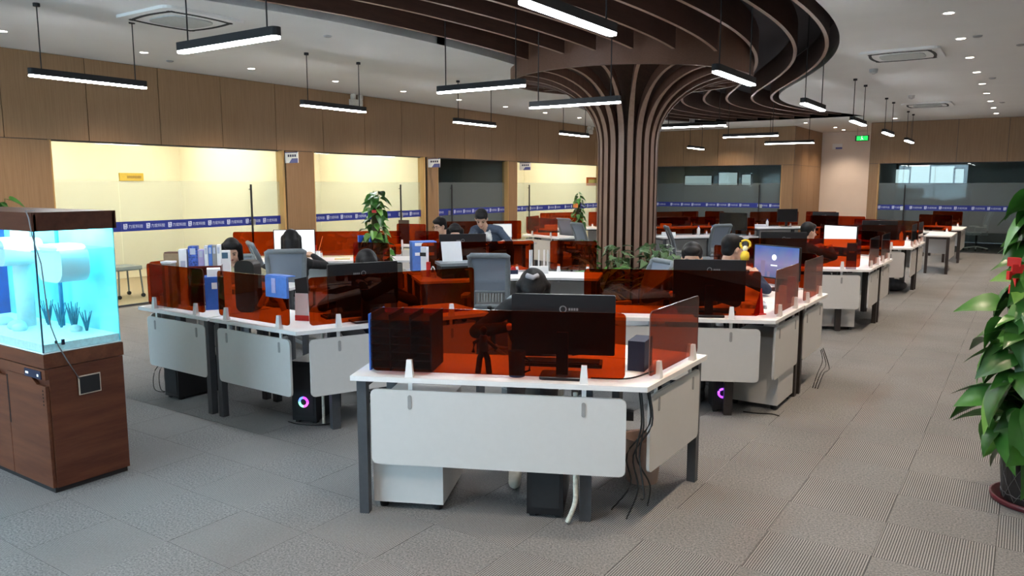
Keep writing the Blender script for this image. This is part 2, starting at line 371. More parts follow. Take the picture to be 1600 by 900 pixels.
o1, o2, o3, o4 = 5.06, 9.49, 12.95, 16.03
glazing(1, 'wide warm lit glass partition behind the aquarium', (WX, o1, 0), UY, UX, 8.83 - o1, [WY(192) - o1, WY(295) - o1, WY(386) - o1], (WY(386) - o1, 8.83 - o1), WY(396) - o1)
glazing(2, 'warm lit glass partition behind the leafy pole plant', (WX, o2, 0), UY, UX, 12.52 - o2, [WY(559) - o2, WY(627) - o2], (WY(627) - o2, 12.52 - o2), WY(630) - o2)
glazing(3, 'dark unlit glass partition behind the standing person', (WX, o3, 0), UY, UX, 15.66 - o3, [WY(714) - o3], (0, WY(714) - o3), WY(710) - o3)
glazing(4, 'warm lit glass partition left of the timber column', (WX, o4, 0), UY, UX, 20.6 - o4, [WY(833) - o4, WY(862) - o4, WY(888) - o4, WY(914) - o4], (0, WY(833) - o4), WY(831) - o4)
# ---- back wall
wb = struct(MB().rng(WX - 0.2, -5.65, BY + 0.021, BY + 0.2, FZ, CZ + 0.5).rng(-3.68, RX + 0.2, BY + 0.021, BY + 0.2, FZ, CZ + 0.5).build('wall_back', bronze), 'wood panelled far wall over dark glass offices')
sx = [WX] + [-8.97 - 1.09, -8.97, -7.88, -6.78, -5.65]
for a, b in zip(sx[:-1], sx[1:]): panel_y(a, b, FZ, CZ, BY, wb)
sx = [-3.68, -2.71, -1.63, -0.53, 0.55, 1.63, RX]
for a, b in zip(sx[:-1], sx[1:]): panel_y(a, b, FZ, CZ, BY, wb)
for a, b in ((-5.98, -5.65), (-3.68, -3.44)):
    MB().rng(a, b, BY + 0.021, BY + 0.2, 0, FZ).build('wall_core', bronze, wb); panel_y(a, b, 0, FZ, BY, wb)
def BXp(px, py=300): return ony(px, py, BY).x
glazing(5, 'dark glass partition right of the timber column', (WX, BY, 0), UX, -UY, -5.98 - WX, [1.15, 2.3, BXp(1181) - WX], (BXp(1181) - WX, -5.98 - WX), BXp(1185) - WX)
glazing(6, 'dark glass partition at the end of the right aisle', (-3.44, BY, 0), UX, -UY, RX + 3.44, [BXp(1420) + 3.44, 2.2, 3.6, 5.0], (0, BXp(1420) + 3.44), BXp(1413) + 3.44)
# ---- dark offices behind the back wall, with glowing window panes; those at the aisle end stand in for reflections
def office_back(x0, x1, n):
    b = MB(); Y0, Y1 = BY + 0.2, 27.2
    b.rng(x0, x1, Y1, Y1 + 0.1, 0, 2.9); b.rng(x0 - 0.06, x0, Y0, Y1, 0, 2.9); b.rng(x1, x1 + 0.06, Y0, Y1, 0, 2.9); b.rng(x0, x1, Y0, Y1, 2.8, 2.9)
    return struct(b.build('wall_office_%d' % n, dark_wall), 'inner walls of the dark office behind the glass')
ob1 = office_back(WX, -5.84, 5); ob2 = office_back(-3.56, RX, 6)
def far_window(px0, px1, py0, py1, n, strength, label):
    a = ony(px0, py0, 27.18); b = ony(px1, py1, 27.18)
    g = thing('window_%d' % n, label, None, (a.x, 27.18, b.z), None, 'structure')
    MB().rng(a.x, b.x, 27.165, 27.175, b.z, a.z).build('bright_pane', emit('far_pane_glow_%d' % n, (0.74, 0.93, 0.96), strength), g)
    fm = MB(); t = 0.03
    fm.rng(a.x - t, a.x, 27.14, 27.20, b.z - t, a.z + t); fm.rng(b.x, b.x + t, 27.14, 27.20, b.z - t, a.z + t); fm.rng(a.x, b.x, 27.14, 27.20, a.z, a.z + t); fm.rng(a.x, b.x, 27.14, 27.20, b.z - t, b.z)
    fm.build('window_frame', steel, g)
far_window(1393, 1420, 265, 286, 7, 0.42, 'leftmost glowing pane added for a window reflected in the dark glass at the aisle end')
far_window(1424, 1452, 259, 286, 8, 0.40, 'second glowing pane added for a window reflected in the dark glass at the aisle end')
far_window(1455, 1490, 260, 286, 9, 0.40, 'third glowing pane added for a window reflected in the dark glass at the aisle end')
far_window(1492, 1505, 264, 286, 10, 0.36, 'narrow rightmost glowing pane added for a window reflected in the dark glass at the aisle end')
far_window(1071, 1112, 275, 289, 11, 0.20, 'dim window behind the dark glass beside the timber column')
far_window(1124, 1152, 270, 289, 12, 0.24, 'pale window behind the middle of the dark glass right of the column')
far_window(1160, 1173, 273, 289, 13, 0.20, 'small dim window behind the dark glass right of the column')
# ---- corridor
cw = struct(MB().rng(-5.77, -5.67, BY + 0.2, 26.35, 0, CZ).build('wall_corridor', bronze), 'wood clad corridor wall')
for k in range(4):
    a = BY + 0.02 + k * 0.85; MB().box((-5.66, a + 0.425, 1.155), (0.02, 0.84, 2.30)).build('wood_panel', wall_wood, cw); MB().box((-5.66, a + 0.425, 2.855), (0.02, 0.84, 1.08)).build('wood_panel', wall_wood, cw)
struct(MB().rng(-5.77, -3.57, 26.36, 26.48, 0, CZ).rng(-3.68, -3.575, BY + 0.2, 26.36, 0, CZ).build('wall_corridor_end', white_wall), 'pinkish white wall at the end of the corridor')
# ---- unseen rear and right walls, rear windows let the daylight in
struct(MB().rng(RX, RX + 0.2, RY, BY, 0, CZ + 0.5).build('wall_right', white_wall), 'plain right wall')
rw = struct(MB().rng(WX - 0.2, RX + 0.2, RY - 0.2, RY, 0, 0.9).rng(WX - 0.2, RX + 0.2, RY - 0.2, RY, 2.9, CZ + 0.5).rng(WX - 0.2, -9.6, RY - 0.2, RY, 0.9, 2.9).rng(-3.0, RX + 0.2, RY - 0.2, RY, 0.9, 2.9).build('wall_rear', white_wall), 'rear wall with windows')
rg = thing('window_14', 'row of rear windows behind the viewer', None, (-6.3, RY, 0.9), None, 'structure')
for k in range(4): MB().rng(-9.6 + 1.65 * k, -9.6 + 1.65 * (k + 1), RY - 0.11, RY - 0.10, 0.9, 2.9).build('pane', glass, rg)
for k in range(5): MB().rng(-9.62 + 1.65 * k, -9.58 + 1.65 * k, RY - 0.15, RY - 0.05, 0.9, 2.9).build('mullion', steel, rg)
pl = bpy.data.lights.new('window_portal', 'AREA'); pl.shape = 'RECTANGLE'; pl.size = 6.6; pl.size_y = 2.0
po = bpy.data.objects.new('window_portal', pl); COL.objects.link(po); po.location = (-6.3, RY - 0.25, 1.9); po.rotation_euler = (PI / 2, 0, PI); pl.cycles.is_portal = True
# ---- ceiling with the wavy recess
gy = np.array([2.0, 3.0, 4.54, 5.6, 6.9, 8.1, 9.0, 9.8, 10.4, 11.2, 12.0, 12.7, 13.6, 14.5, 15.4, 16.2, 17.0, 18.0, 19.0, 20.0, 21.0])
gx = np.array([-1.15, -0.80, -0.36, -0.10, 0.0, 0.0, -0.07, -0.20, -0.34, -0.58, -0.90, -1.22, -1.66, -2.10, -2.40, -2.52, -2.54, -2.42, -2.16, -1.86, -1.6])
YS = np.linspace(2.0, 20.6, 125)
G = np.interp(YS, gy, gx); ker = np.ones(7) / 7
G = np.convolve(np.pad(G, 3, mode='edge'), ker, 'valid')
RL, RR, RT = -6.03, -1.76, 3.85
cb = MB()
cb.rng(WX - 0.2, RX + 0.2, RY - 0.2, 2.0, CZ, CZ + 0.1); cb.rng(WX - 0.2, RX + 0.2, 20.6, BY + 0.2, CZ, CZ + 0.1); cb.rng(-5.77, -3.55, BY + 0.2, 26.5, CZ, CZ + 0.1)
n = len(YS)
for side in (0, 1):
    P = []
    for i in range(n):
        e = (RL if side == 0 else RR) + G[i]; f = WX - 0.2 if side == 0 else RX + 0.2
        P += [(f, YS[i], CZ), (e, YS[i], CZ), (e, YS[i], CZ + 0.1), (f, YS[i], CZ + 0.1)]
    F = []
    for i in range(n - 1):
        a, b = 4 * i, 4 * i + 4
        q = [(a, a + 1, b + 1, b), (a + 3, b + 3, b + 2, a + 2), (a + 1, a + 2, b + 2, b + 1)]
        F += q if side == 1 else [t[::-1] for t in q]
    cb.add(P, F)
ce = struct(cb.build('ceiling', ceil_m), 'white plasterboard ceiling')
rb = MB()
for e in (RL, RR):
    P = []
    for i in range(n): P += [(e + G[i], YS[i], CZ + 0.005), (e + G[i], YS[i], RT)]
    rb.add(P, [(2 * i, 2 * i + 1, 2 * i + 3, 2 * i + 2) for i in range(n - 1)])
for yy, g in ((2.0, G[0]), (20.6, G[-1])): rb.add([(RL + g, yy, CZ), (RR + g, yy, CZ), (RR + g, yy, RT), (RL + g, yy, RT)], [(0, 1, 2, 3)])
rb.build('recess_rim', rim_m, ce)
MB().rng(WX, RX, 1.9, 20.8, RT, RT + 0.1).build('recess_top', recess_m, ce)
def gof(y): return float(np.interp(y, YS, G))
def in_recess(x, y): return 2.0 < y < 20.6 and RL + gof(y) < x < RR + gof(y)
# ---- timber ribs
TCX, TCY, RING = -5.0, 10.56, 1.74
cn = thing('ceiling_canopy', 'dark brown wavy timber ribs hanging in the ceiling recess', 'ceiling ribs', (-4.0, 11, CZ))
for k, x0 in enumerate([-5.64, -5.02, -4.57, -4.12, -3.66, -3.21, -2.76, -2.27, -1.90]):
    b = MB(); run = []; y1 = 20.4 - 0.28 * abs(4.0 - k) * 0.6
    def flush():
        if len(run) < 2: return
        P = []
        for i, (x, y) in enumerate(run):
            a, c = run[max(0, i - 1)], run[min(len(run) - 1, i + 1)]
            t = Vector((c[0] - a[0], c[1] - a[1], 0)).normalized(); q = Vector((t.y, -t.x, 0)) * 0.021
            for s_, z in ((-1, 3.385), (1, 3.385), (1, 3.72), (-1, 3.72)): P.append((x + q.x * s_, y + q.y * s_, z))
        m_ = len(run)
        b.add(P, [(4 * i + j, 4 * i + (j + 1) % 4, 4 * i + 4 + (j + 1) % 4, 4 * i + 4 + j) for i in range(m_ - 1) for j in (1, 2, 3)], 0)
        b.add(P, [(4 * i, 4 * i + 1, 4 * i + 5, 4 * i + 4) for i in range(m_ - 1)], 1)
        b.add(P, [(0, 1, 2, 3), (4 * m_ - 1, 4 * m_ - 2, 4 * m_ - 3, 4 * m_ - 4)], 0)
    for i, y in enumerate(YS):
        x = x0 + G[i]
        if y > y1 or math.hypot(x - TCX, y - TCY) < RING + 0.02: flush(); run = []
        else: run.append((x, y))
    flush(); b.build('rib', [rib_wood, edge_wood], cn)
# ---- tree column
tc = thing('tree_column', 'brown timber slat column flaring like a tree trunk into a ring', 'column', (TCX, TCY, 0))
MB().lathe([(0.34, 0.0), (0.34, 2.65), (0.5, 3.1), (1.0, 3.42), (1.6, 3.6)], (TCX, TCY, 0), 32).build('trunk_core', rib_wood, tc, True)
prof_o, prof_i = [], []
for z in (0.0, 0.9, 2.26): prof_o.append((0.44, z)); prof_i.append((0.325, z))
for i in range(1, 15):
    th = PI / 2 * i / 14; r_, z_ = 0.44 + 1.25 * (1 - math.cos(th)) ** 1.15, 2.26 + 0.98 * math.sin(th)
    nr, nz = -math.cos(th) * 0.98, math.sin(th) * 1.25; l_ = math.hypot(nr, nz)
    prof_o.append((r_, z_)); prof_i.append((r_ + 0.12 * nr / l_, z_ + 0.12 * nz / l_))
NF = 22
fb = MB(); K = len(prof_o); P = []
for (ro, zo), (ri, zi) in zip(prof_o, prof_i):
    hw_ = 0.040 if ro < 0.5 else max(0.023, 0.040 - 0.04 * (ro - 0.5))
    P += [(ro, -hw_, zo), (ro, hw_, zo), (ri, 0.022, zi), (ri, -0.022, zi)]
fb.add(P, [(4 * i + j, 4 * i + (j + 1) % 4, 4 * i + 4 + (j + 1) % 4, 4 * i + 4 + j) for i in range(K - 1) for j in (1, 2, 3)] + [(3, 2, 1, 0), (4 * K - 4, 4 * K - 3, 4 * K - 2, 4 * K - 1)], 0)
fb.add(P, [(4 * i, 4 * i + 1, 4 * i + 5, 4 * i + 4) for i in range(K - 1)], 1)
fin_me = fb.mesh('slat', [fin_wood_shaded, edge_wood])
for k in range(NF):
    o = bpy.data.objects.new('slat', fin_me); COL.objects.link(o); o.parent = tc; o.rotation_euler = (0, 0, 2 * PI * (k + 0.3) / NF)
ring_wood = wood('ring_wood', (0.105, 0.054, 0.036), (0.15, 0.08, 0.054), 'Z', 6, 8.0)
MB().lathe([(RING, 3.22), (RING, 3.82), (RING - 0.05, 3.82), (RING - 0.05, 3.22), (RING, 3.22)], (TCX, TCY, 0), 96, 0, False).build('ring', [ring_wood], tc, False)
# ---- downlights
def downlight(x, y, label, group):
    t = thing('downlight', label, 'ceiling light', (x, y, CZ), group)
    MB().lathe([(0.062, -0.004), (0.062, 0.0), (0.048, 0.0), (0.048, -0.004), (0.062, -0.004)], (x, y, CZ), 16, 0, False).build('trim_ring', white_p, t)
    MB().lathe([(0.0005, -0.0035), (0.047, -0.0035), (0.047, -0.001), (0.0005, -0.001)], (x, y, CZ), 16).build('diffuser', emit('downlight_lamp', (1.0, 0.9, 0.78), 14.0), t)
    l = bpy.data.lights.new('downlight_beam', 'SPOT'); l.energy = SPOT_W; l.color = SPOT_C; l.spot_size = math.radians(110); l.spot_blend = 0.7; l.shadow_soft_size = 0.05
    lo = bpy.data.objects.new('downlight_beam', l); COL.objects.link(lo); lo.parent = t; lo.location = (0, 0, -0.02)
for k in range(-2, 11): downlight(-9.5, 4.14 + 1.635 * k, ('%s small downlight in the row along the wood wall on the left' % (ORD + ['farthest'])[k]) if k >= 0 else 'small downlight in the left row behind the aquarium side out of view', 'downlights along the left wall')
for k in range(-5, 9): downlight(-0.79, 8.89 + 1.59 * k, ('%s small downlight in the row over the right aisle' % ORD[k]) if k >= 0 else 'small downlight over the right aisle above the viewer', 'downlights over the right aisle')
for x, y, l in ((-2.96, 21.8, 'downlight beside the far wood wall right of the corridor'), (-5.17, 22.0, 'downlight in front of the corridor mouth'), (-4.85, 24.2, 'nearer downlight inside the corridor'), (-4.85, 25.4, 'farther downlight inside the corridor'), (-7.4, 22.1, 'downlight over the dark glass partition right of the column')):
    downlight(x, y, l, 'downlights by the far wall')
# ---- linear pendants
def pendant(x, y, ang, label, group, zb=2.73):
    t = thing('pendant_lamp', label, 'pendant lamp', (x, y, zb), group)
    u = D(ang); v = D(ang + 90); L = 1.16; R_ = 0.04
    out = rrect(L, 2 * R_, R_, 5, -L / 2, -R_)
    MB().slab(out, (x, y, zb + 0.012), u, v, UZ, 0, 0.062).build('housing', matte_black, t)
    MB().slab([(a * 0.993, b * 0.90) for a, b in out], (x, y, zb - 0.002), u, v, UZ, 0, 0.0138).build('diffuser', emit('pendant_lamp', PEND_C, PEND_E), t)
    for s in (-0.46, 0.46):
        q = Vector((x, y, 0)) + u * s; top = RT if in_recess(q.x, q.y) else CZ
        if math.hypot(q.x - TCX, q.y - TCY) < RING: top = 3.5
        MB().tube([(q.x, q.y, zb + 0.07), (q.x, q.y, top)], 0.006, 6).build('cable', matte_black, t)
        MB().lathe([(0.03, -0.03), (0.03, 0.0)], (q.x, q.y, top), 12).build('ceiling_cap', matte_black, t)
for k, y in enumerate([4.17, 7.40, 10.55, 13.95, 17.35, 20.85]): pendant(-7.80, y, 90, '%s black bar pendant lamp in the row near the left wood wall' % ORD[k], 'bar pendants near the left wall')
for k, y in enumerate([4.30, 7.48, 10.71, 13.88, 17.1, 20.3]): pendant(-2.43, y, 90, '%s black bar pendant lamp in the row nearest the right aisle' % ORD[k], 'bar pendants by the right aisle')
for y, x, zb, l in ((3.65, -4.95, 2.73, 'nearest'), (6.78, -4.95, 2.73, 'second'), (7.64, -4.29, 2.60, 'lower third, before the column ring,'), (13.07, -4.95, 2.73, 'fourth'), (16.35, -4.95, 2.73, 'fifth'), (19.5, -4.95, 2.73, 'farthest')): pendant(x, y, 0, l + ' crosswise black bar pendant lamp in the middle row', 'crosswise bar pendants in the middle', zb)
for x, y, a, l in ((-7.80, 0.95, 90, 'left'), (-4.95, 0.50, 0, 'middle'), (-2.43, 1.12, 90, 'right')): pendant(x, y, a, 'unseen black bar pendant lamp added for light beside the viewer at the start of the %s row' % l, 'unseen bar pendants added for light')  # out of view, added to brighten the floor on the left
# ---- air conditioning cassettes, detectors, sprinklers
def cassette(x, y, label):
    t = thing('air_conditioner', label, 'air conditioner', (x, y, CZ), 'ceiling air conditioners')
    MB().slab(rrect(0.92, 0.92, 0.10, 4, -0.46, -0.46), (x, y, CZ - 0.03), UX, UY, UZ, 0, 0.03).build('panel', ceil_m, t)
    MB().slab(rrect(0.52, 0.52, 0.16, 4, -0.26, -0.26), (x, y, CZ - 0.042), UX, UY, UZ, 0, 0.012).build('grille', M('ac_grille', (0.42, 0.44, 0.43), 0.7), t)
    for k in range(4):
        u, v = D(90 * k), D(90 * k + 90); sl = []
        for i in range(9):
            s = -0.36 + 0.09 * i; sl.append((s, 0.385 - 0.35 * s * s))
        sl2 = [(a, b - 0.035) for a, b in reversed(sl)]
        MB().slab(sl + sl2, (x, y, CZ - 0.036), u, v, UZ, 0, 0.006).build('air_slot', matte_black, t)
cassette(-7.28, 4.85, 'ceiling cassette air conditioner above the left office glass'); cassette(-1.49, 11.27, 'nearer ceiling cassette air conditioner over the right aisle'); cassette(-1.90, 18.4, 'farther ceiling cassette air conditioner over the right aisle')
for x, y, l in ((-2.02, 12.48, 'nearer white round smoke detector by the cassette vents'), (-1.98, 16.45, 'farther white round smoke detector by the cassette vents')):
    t = thing('smoke_detector', l, 'smoke detector', (x, y, CZ), 'smoke detectors')
    MB().lathe([(0.035, -0.065), (0.055, -0.05), (0.055, -0.025), (0.06, -0.022), (0.06, 0.0)], (x, y, CZ), 20).build('housing', M('detector_grey', (0.45, 0.45, 0.44), 0.5), t)
    MB().lathe([(0.02, -0.072), (0.02, -0.064)], (x, y, CZ), 12).build('sensor', clip_grey, t)
for k, (x, y) in enumerate([(-6.73, 6.31), (-9.84, 6.35), (-0.62, 10.4), (-0.62, 14.52), (-0.60, 18.81), (-0.22, 11.32)]):
    t = thing('sprinkler', 'flat grey ceiling sprinkler plate, ' + ['between the left pendants and the ribs', 'above the left wood wall', 'first beside the right downlights', 'second beside the right downlights', 'third beside the right downlights', 'at the right edge of the ceiling'][k], 'sprinkler', (x, y, CZ), 'ceiling sprinklers')
    MB().lathe([(0.03, -0.018), (0.045, -0.012), (0.05, 0.0)], (x, y, CZ), 14).build('cover_plate', clip_grey, t)
# ================================================================== DESKS
def lint(p, d, q, e):
    k = d.x * e.y - d.y * e.x
    t = ((q.x - p.x) * e.y - (q.y - p.y) * e.x) / k; return p + d * t
DESKS = {}
def wing_parts(t, S, E, inn, edge_m, drop=(True, True), plates=True, screen=True, mod=True, legs=(), mlow=0.28):
    """furniture along one wing: S corner end, E free end of the outer edge, inn = inward normal"""
    u = (E - S).normalized(); L = (E - S).length; out = -inn
    a0, a1 = (0.11, 0.11) if L > 1.2 else (0.10, 0.07)
    cl = [a0 + 0.20, L - a1 - 0.20] if L > 1.2 else [a0 + 0.10, L - a1 - 0.10]
    if screen:
        w_ = L - a0 - a1
        sc = MB().slab(rrect(w_, 0.33, 0.025, 3), S + u * a0 + inn * 0.035 + UZ * 0.775, u, UZ, inn, 0, 0.006, 0, 1).build('screen', [acrylic, acrylic_b], t)
        for c in cl:
            q = S + u * c + inn * 0.028
            MB().box(q + UZ * 0.795, (0.042, 0.036, 0.09), (u, inn, UZ), 0, 0.62).build('clamp', white_p, sc)
    if mod:
        w_ = L - a0 - a1 + 0.02
        mo = MB().slab(rrect(w_, 0.40, 0.03, 3), S + u * (a0 - 0.01) + inn * 0.02 + UZ * mlow, u, UZ, inn, 0, 0.016).build('modesty_panel', panel_white, t)
        for c in cl:
            q = S + u * c + inn * 0.04
            MB().box(q + UZ * 0.68, (0.022, 0.012, 0.10), (u, inn, UZ)).build('bracket', white_p, mo)
            MB().slab(rrect(0.02, 0.075, 0.0099, 4, -0.01, 0), S + u * c + inn * 0.0165 + UZ * (mlow + 0.30), u, UZ, inn, 0, 0.004).build('clip_plate', clip_grey, mo)
    for f, dep in legs:
        q = S + u * (f * L) + inn * dep
        MB().box(q + UZ * 0.361, (0.05, 0.05, 0.722), (u, inn, UZ)).build('leg', edge_m, t)
def desk(name_label, C, aS, lS, aL, lL, depth=0.60, leg_m=None, cleg=True, sc=(True, True), mod=(True, True), top_m=None, group='screened office desks'):
    C = Vector((C[0], C[1], 0)); dS, dL = D(aS), D(aL); leg_m = leg_m or steel
    nS = (dL - dS * dL.dot(dS)).normalized(); nL = (dS - dL * dS.dot(dL)).normalized()
    ES, EL = C + dS * lS, C + dL * lL
    t = thing('workstation_desk', name_label, 'desk', (C.x, C.y, 0), group)
    inn = lint(ES + nS * depth, dS, EL + nL * depth, dL)
    pS, pL = inn + dS * min(0.18, lS * 0.3), inn + dL * 0.18
    cur = [pL * ((1 - k) ** 2) + inn * (2 * k * (1 - k)) + pS * (k * k) for k in (0, 0.25, 0.5, 0.75, 1)]
    poly = [ES, C, EL, EL + nL * depth] + cur + [ES + nS * depth]
    if (C - ES).cross(EL - C).z < 0: poly = poly[::-1]
    MB().slab([(p.x, p.y) for p in poly], (0, 0, 0.724), UX, UY, UZ, 0, 0.026).build('desktop', top_m or white, t)
    wing_parts(t, C, ES, nS, leg_m, legs=((1 - 0.05 / lS, 0.05), (1 - 0.05 / lS, depth - 0.06)), screen=sc[0], mod=mod[0])
    wing_parts(t, C, EL, nL, leg_m, legs=((1 - 0.05 / lL, 0.05), (1 - 0.05 / lL, depth - 0.06)), screen=sc[1], mod=mod[1])
    if cleg:
        b_ = dL; q = C + dL * 0.30 + nL * 0.13
        MB().box(q + UZ * 0.361, (0.06, 0.06, 0.722), (b_, Vector((-b_.y, b_.x, 0)), UZ)).build('leg', leg_m, t)
    fb = MB()
    for p, e, n_ in ((C, ES, nS), (C, EL, nL)):
        u = (e - p).normalized(); a = p + u * 0.12 + n_ * 0.3; fb.box((a + e + n_ * 0.3 - u * 0.05) / 2 + UZ * 0.70, ((e - p).length - 0.17, 0.04, 0.04), (u, n_, UZ))
        fb.box(e - u * 0.05 + n_ * (depth / 2) + UZ * 0.70, (0.04, depth - 0.16, 0.04), (u, n_, UZ))
    fb.build('frame', leg_m, t)
    DESKS[name_label] = t
    return dict(C=C, dS=dS, dL=dL, nS=nS, nL=nL, t=t)
def bench(label, S, E, depth=0.6, side=1, sc=True, mod=True, group='screened office desks'):
    S, E = Vector((*S, 0)), Vector((*E, 0)); u = (E - S).normalized(); n_ = Vector((-u.y, u.x, 0)) * side
    t = thing('workstation_desk', label, 'desk', S, group); L = (E - S).length
    poly = [S, E, E + n_ * depth, S + n_ * depth]
    if side < 0: poly = poly[::-1]
    MB().slab([(p.x, p.y) for p in poly], (0, 0, 0.724), UX, UY, UZ, 0, 0.026).build('desktop', white, t)
    wing_parts(t, S, E, n_, steel, legs=((0.04, 0.05), (0.04, depth - 0.06), (0.96, 0.05), (0.96, depth - 0.06)), screen=sc, mod=mod)
    fb = MB(); fb.box((S + E) / 2 + n_ * 0.3 + UZ * 0.70, (L - 0.1, 0.04, 0.04), (u, n_, UZ)); fb.build('frame', steel, t)
    return dict(C=S, dL=u, nL=n_, t=t, L=L)
dF = desk('nearest white desk in front with wide orange screen and pedestal beneath', (-1.47, 3.38), 90.6, 0.86, 205, 1.51, leg_m=steel)
dAa = desk('white angled desk in front of the seated rows with a coloured light tower beneath', (-4.01, 3.39), 179, 0.96, 66, 1.50)
dAb = desk('leftmost front white desk with books on it and a black box beneath', (-5.93, 3.42), -1, 0.93, 100, 0.85)
dAc = bench('plain white table in front of the person reading in pale yellow', (-6.42, 4.58), (-5.80, 4.86), 0.42, 1, sc=False, mod=False)
dRa = desk('white desk behind the nearest desk with purple lit tower beneath by the right aisle', (-1.46, 5.62), 90, 0.84, 206, 1.50, leg_m=bronze)
dRb = desk('white desk carrying the blue login screen beside the right aisle', (-1.45, 7.31), 270, 0.84, 154, 1.50, leg_m=bronze)
dR2a = desk('second aisle row white desk with a blue and white box on its corner', (-1.47, 9.69), 90, 0.84, 206, 1.50, leg_m=bronze)
dR2b = desk('white desk carrying the blank white screen beside the right aisle', (-1.46, 11.37), 270, 0.84, 154, 1.50, leg_m=bronze)
dR3a = desk('third aisle row white desk with dark bin bag below', (-1.46, 13.46), 90, 0.82, 206, 1.50, leg_m=bronze)
dR3b = desk('third aisle row far white desk behind tall dark screens', (-1.45, 15.12), 270, 0.82, 154, 1.50, leg_m=bronze)
dR4 = desk('fourth aisle row white desk shown end on with dark legs', (-1.20, 18.55), 154, 0.90, 270, 1.46, 0.47, leg_m=bronze, sc=(True, False), mod=(True, True))
dR5 = desk('last aisle row white desk near the dark glass', (-1.18, 21.2), 154, 0.90, 270, 1.46, 0.40, leg_m=bronze, sc=(True, False))
dM = desk('white desk carrying the white router and black printer', (-4.58, 7.46), 22, 0.70, 230, 1.50)
dN = bench('desk behind the printer where the person in denim leans', (-5.60, 6.40), (-4.72, 7.50), 0.6, 1, sc=False, mod=False)
dBH = desk('white desk with bright blank monitor and blue file box by the left offices', (-7.10, 8.05), 20, 0.52, 223, 1.50)
dBH0 = bench('desk with red screen behind the reading person near the left glass', (-8.95, 6.45), (-8.32, 7.03), 0.6, -1, mod=False)
dK = bench('narrow desk with dark reflecting screen left of the printer', (-6.26, 6.06), (-5.66, 6.22), 0.40, -1)
dK2 = bench('desk with dark red screen beside the tall pole plant', (-8.68, 9.38), (-7.98, 9.52), 0.36, 1)
dQ = bench('white desk with white monitor behind the standing person', (-8.50, 10.35), (-7.45, 11.60), 0.6, -1)
dD = desk('cream lit desk with dark screens left of the column', (-8.35, 12.86), 100, 0.85, 336, 1.25)
dD2 = desk('white desk with two grey chairs and red screens left of the column', (-8.75, 16.2), 10, 0.85, 250, 1.50)
dB = desk('long white desk with two turned chairs right of the column', (-5.12, 15.15), -12, 0.85, 228, 1.50)
dM3 = desk('far white desk with dark screens in front of the corridor', (-4.55, 19.4), 12, 0.85, 226, 1.50)
dQ3 = desk('far white desk with dark screens under the middle dark glass', (-6.65, 18.25), 15, 0.62, 240, 1.50)
dB3 = bench('far desk with long dark screen before the aisle end glass', (-3.9, 16.9), (-2.6, 16.75), 0.6, 1)

# ================================================================== MONITORS
def place(d, wing, s, inset, z=0.75):
    """point on a desk: s metres from the corner along a wing, inset metres in from the outer edge"""
    u, n_ = (d['dL'], d['nL']) if wing == 'L' else (d['dS'], d['nS'])
    p = d['C'] + u * s + n_ * inset; return Vector((p.x, p.y, z)), u, n_
def monitor(label, p, right, face, w_=0.53, h=0.31, zb=0.86, screen=None, group='desk monitors', grey=False):
    """p desk point, face = direction the screen looks, right = along the width"""
    t = thing('monitor', label, 'monitor', p, group)
    f = face.normalized(); r_ = right.normalized(); c = Vector((p.x, p.y, 0))
    bm = black if not grey else chair_lt
    MB().slab(rrect(w_, h, 0.008, 2, -w_ / 2, 0), c + UZ * zb, r_, UZ, f, -0.022, 0.0).build('casing', bm, t)
    MB().slab(rrect(w_ - 0.02, h - 0.02, 0.004, 2, -(w_ - 0.02) / 2, 0.012), c + UZ * zb, r_, UZ, f, 0.0, 0.002).build('screen_panel', screen or M('screen_off', (0.006, 0.006, 0.008), 0.15), t)
    MB().box(c - f * 0.045 + UZ * ((0.76 + zb + 0.12) / 2), (0.06, 0.025, zb + 0.12 - 0.76), (r_, f, UZ)).build('stand', bm, t)
    MB().slab(rrect(0.22, 0.17, 0.02, 2, -0.11, -0.085), c - f * 0.05 + UZ * 0.75, r_, f, UZ, 0, 0.012).build('foot', bm, t)
    if not screen:
        lg = MB(); o = c - f * 0.0225 + UZ * (zb + h - 0.075)
        n_ = 16
        P = [o - r_ * (math.cos(2 * PI * i / n_) * q) + UZ * (math.sin(2 * PI * i / n_) * q) for q in (0.013, 0.019) for i in range(n_)]
        lg.add(P, [(i, (i + 1) % n_, n_ + (i + 1) % n_, n_ + i) for i in range(n_)])
        for k in range(4): lg.box(o - r_ * (0.033 + 0.013 * k), (0.009, 0.001, 0.013), (r_, f, UZ))
        lg.build('back_emblem', M('emblem_grey', (0.22, 0.22, 0.23), 0.5), t)
    return t
scr_white = emit('screen_white', (0.90, 0.96, 1.0), 0.95)
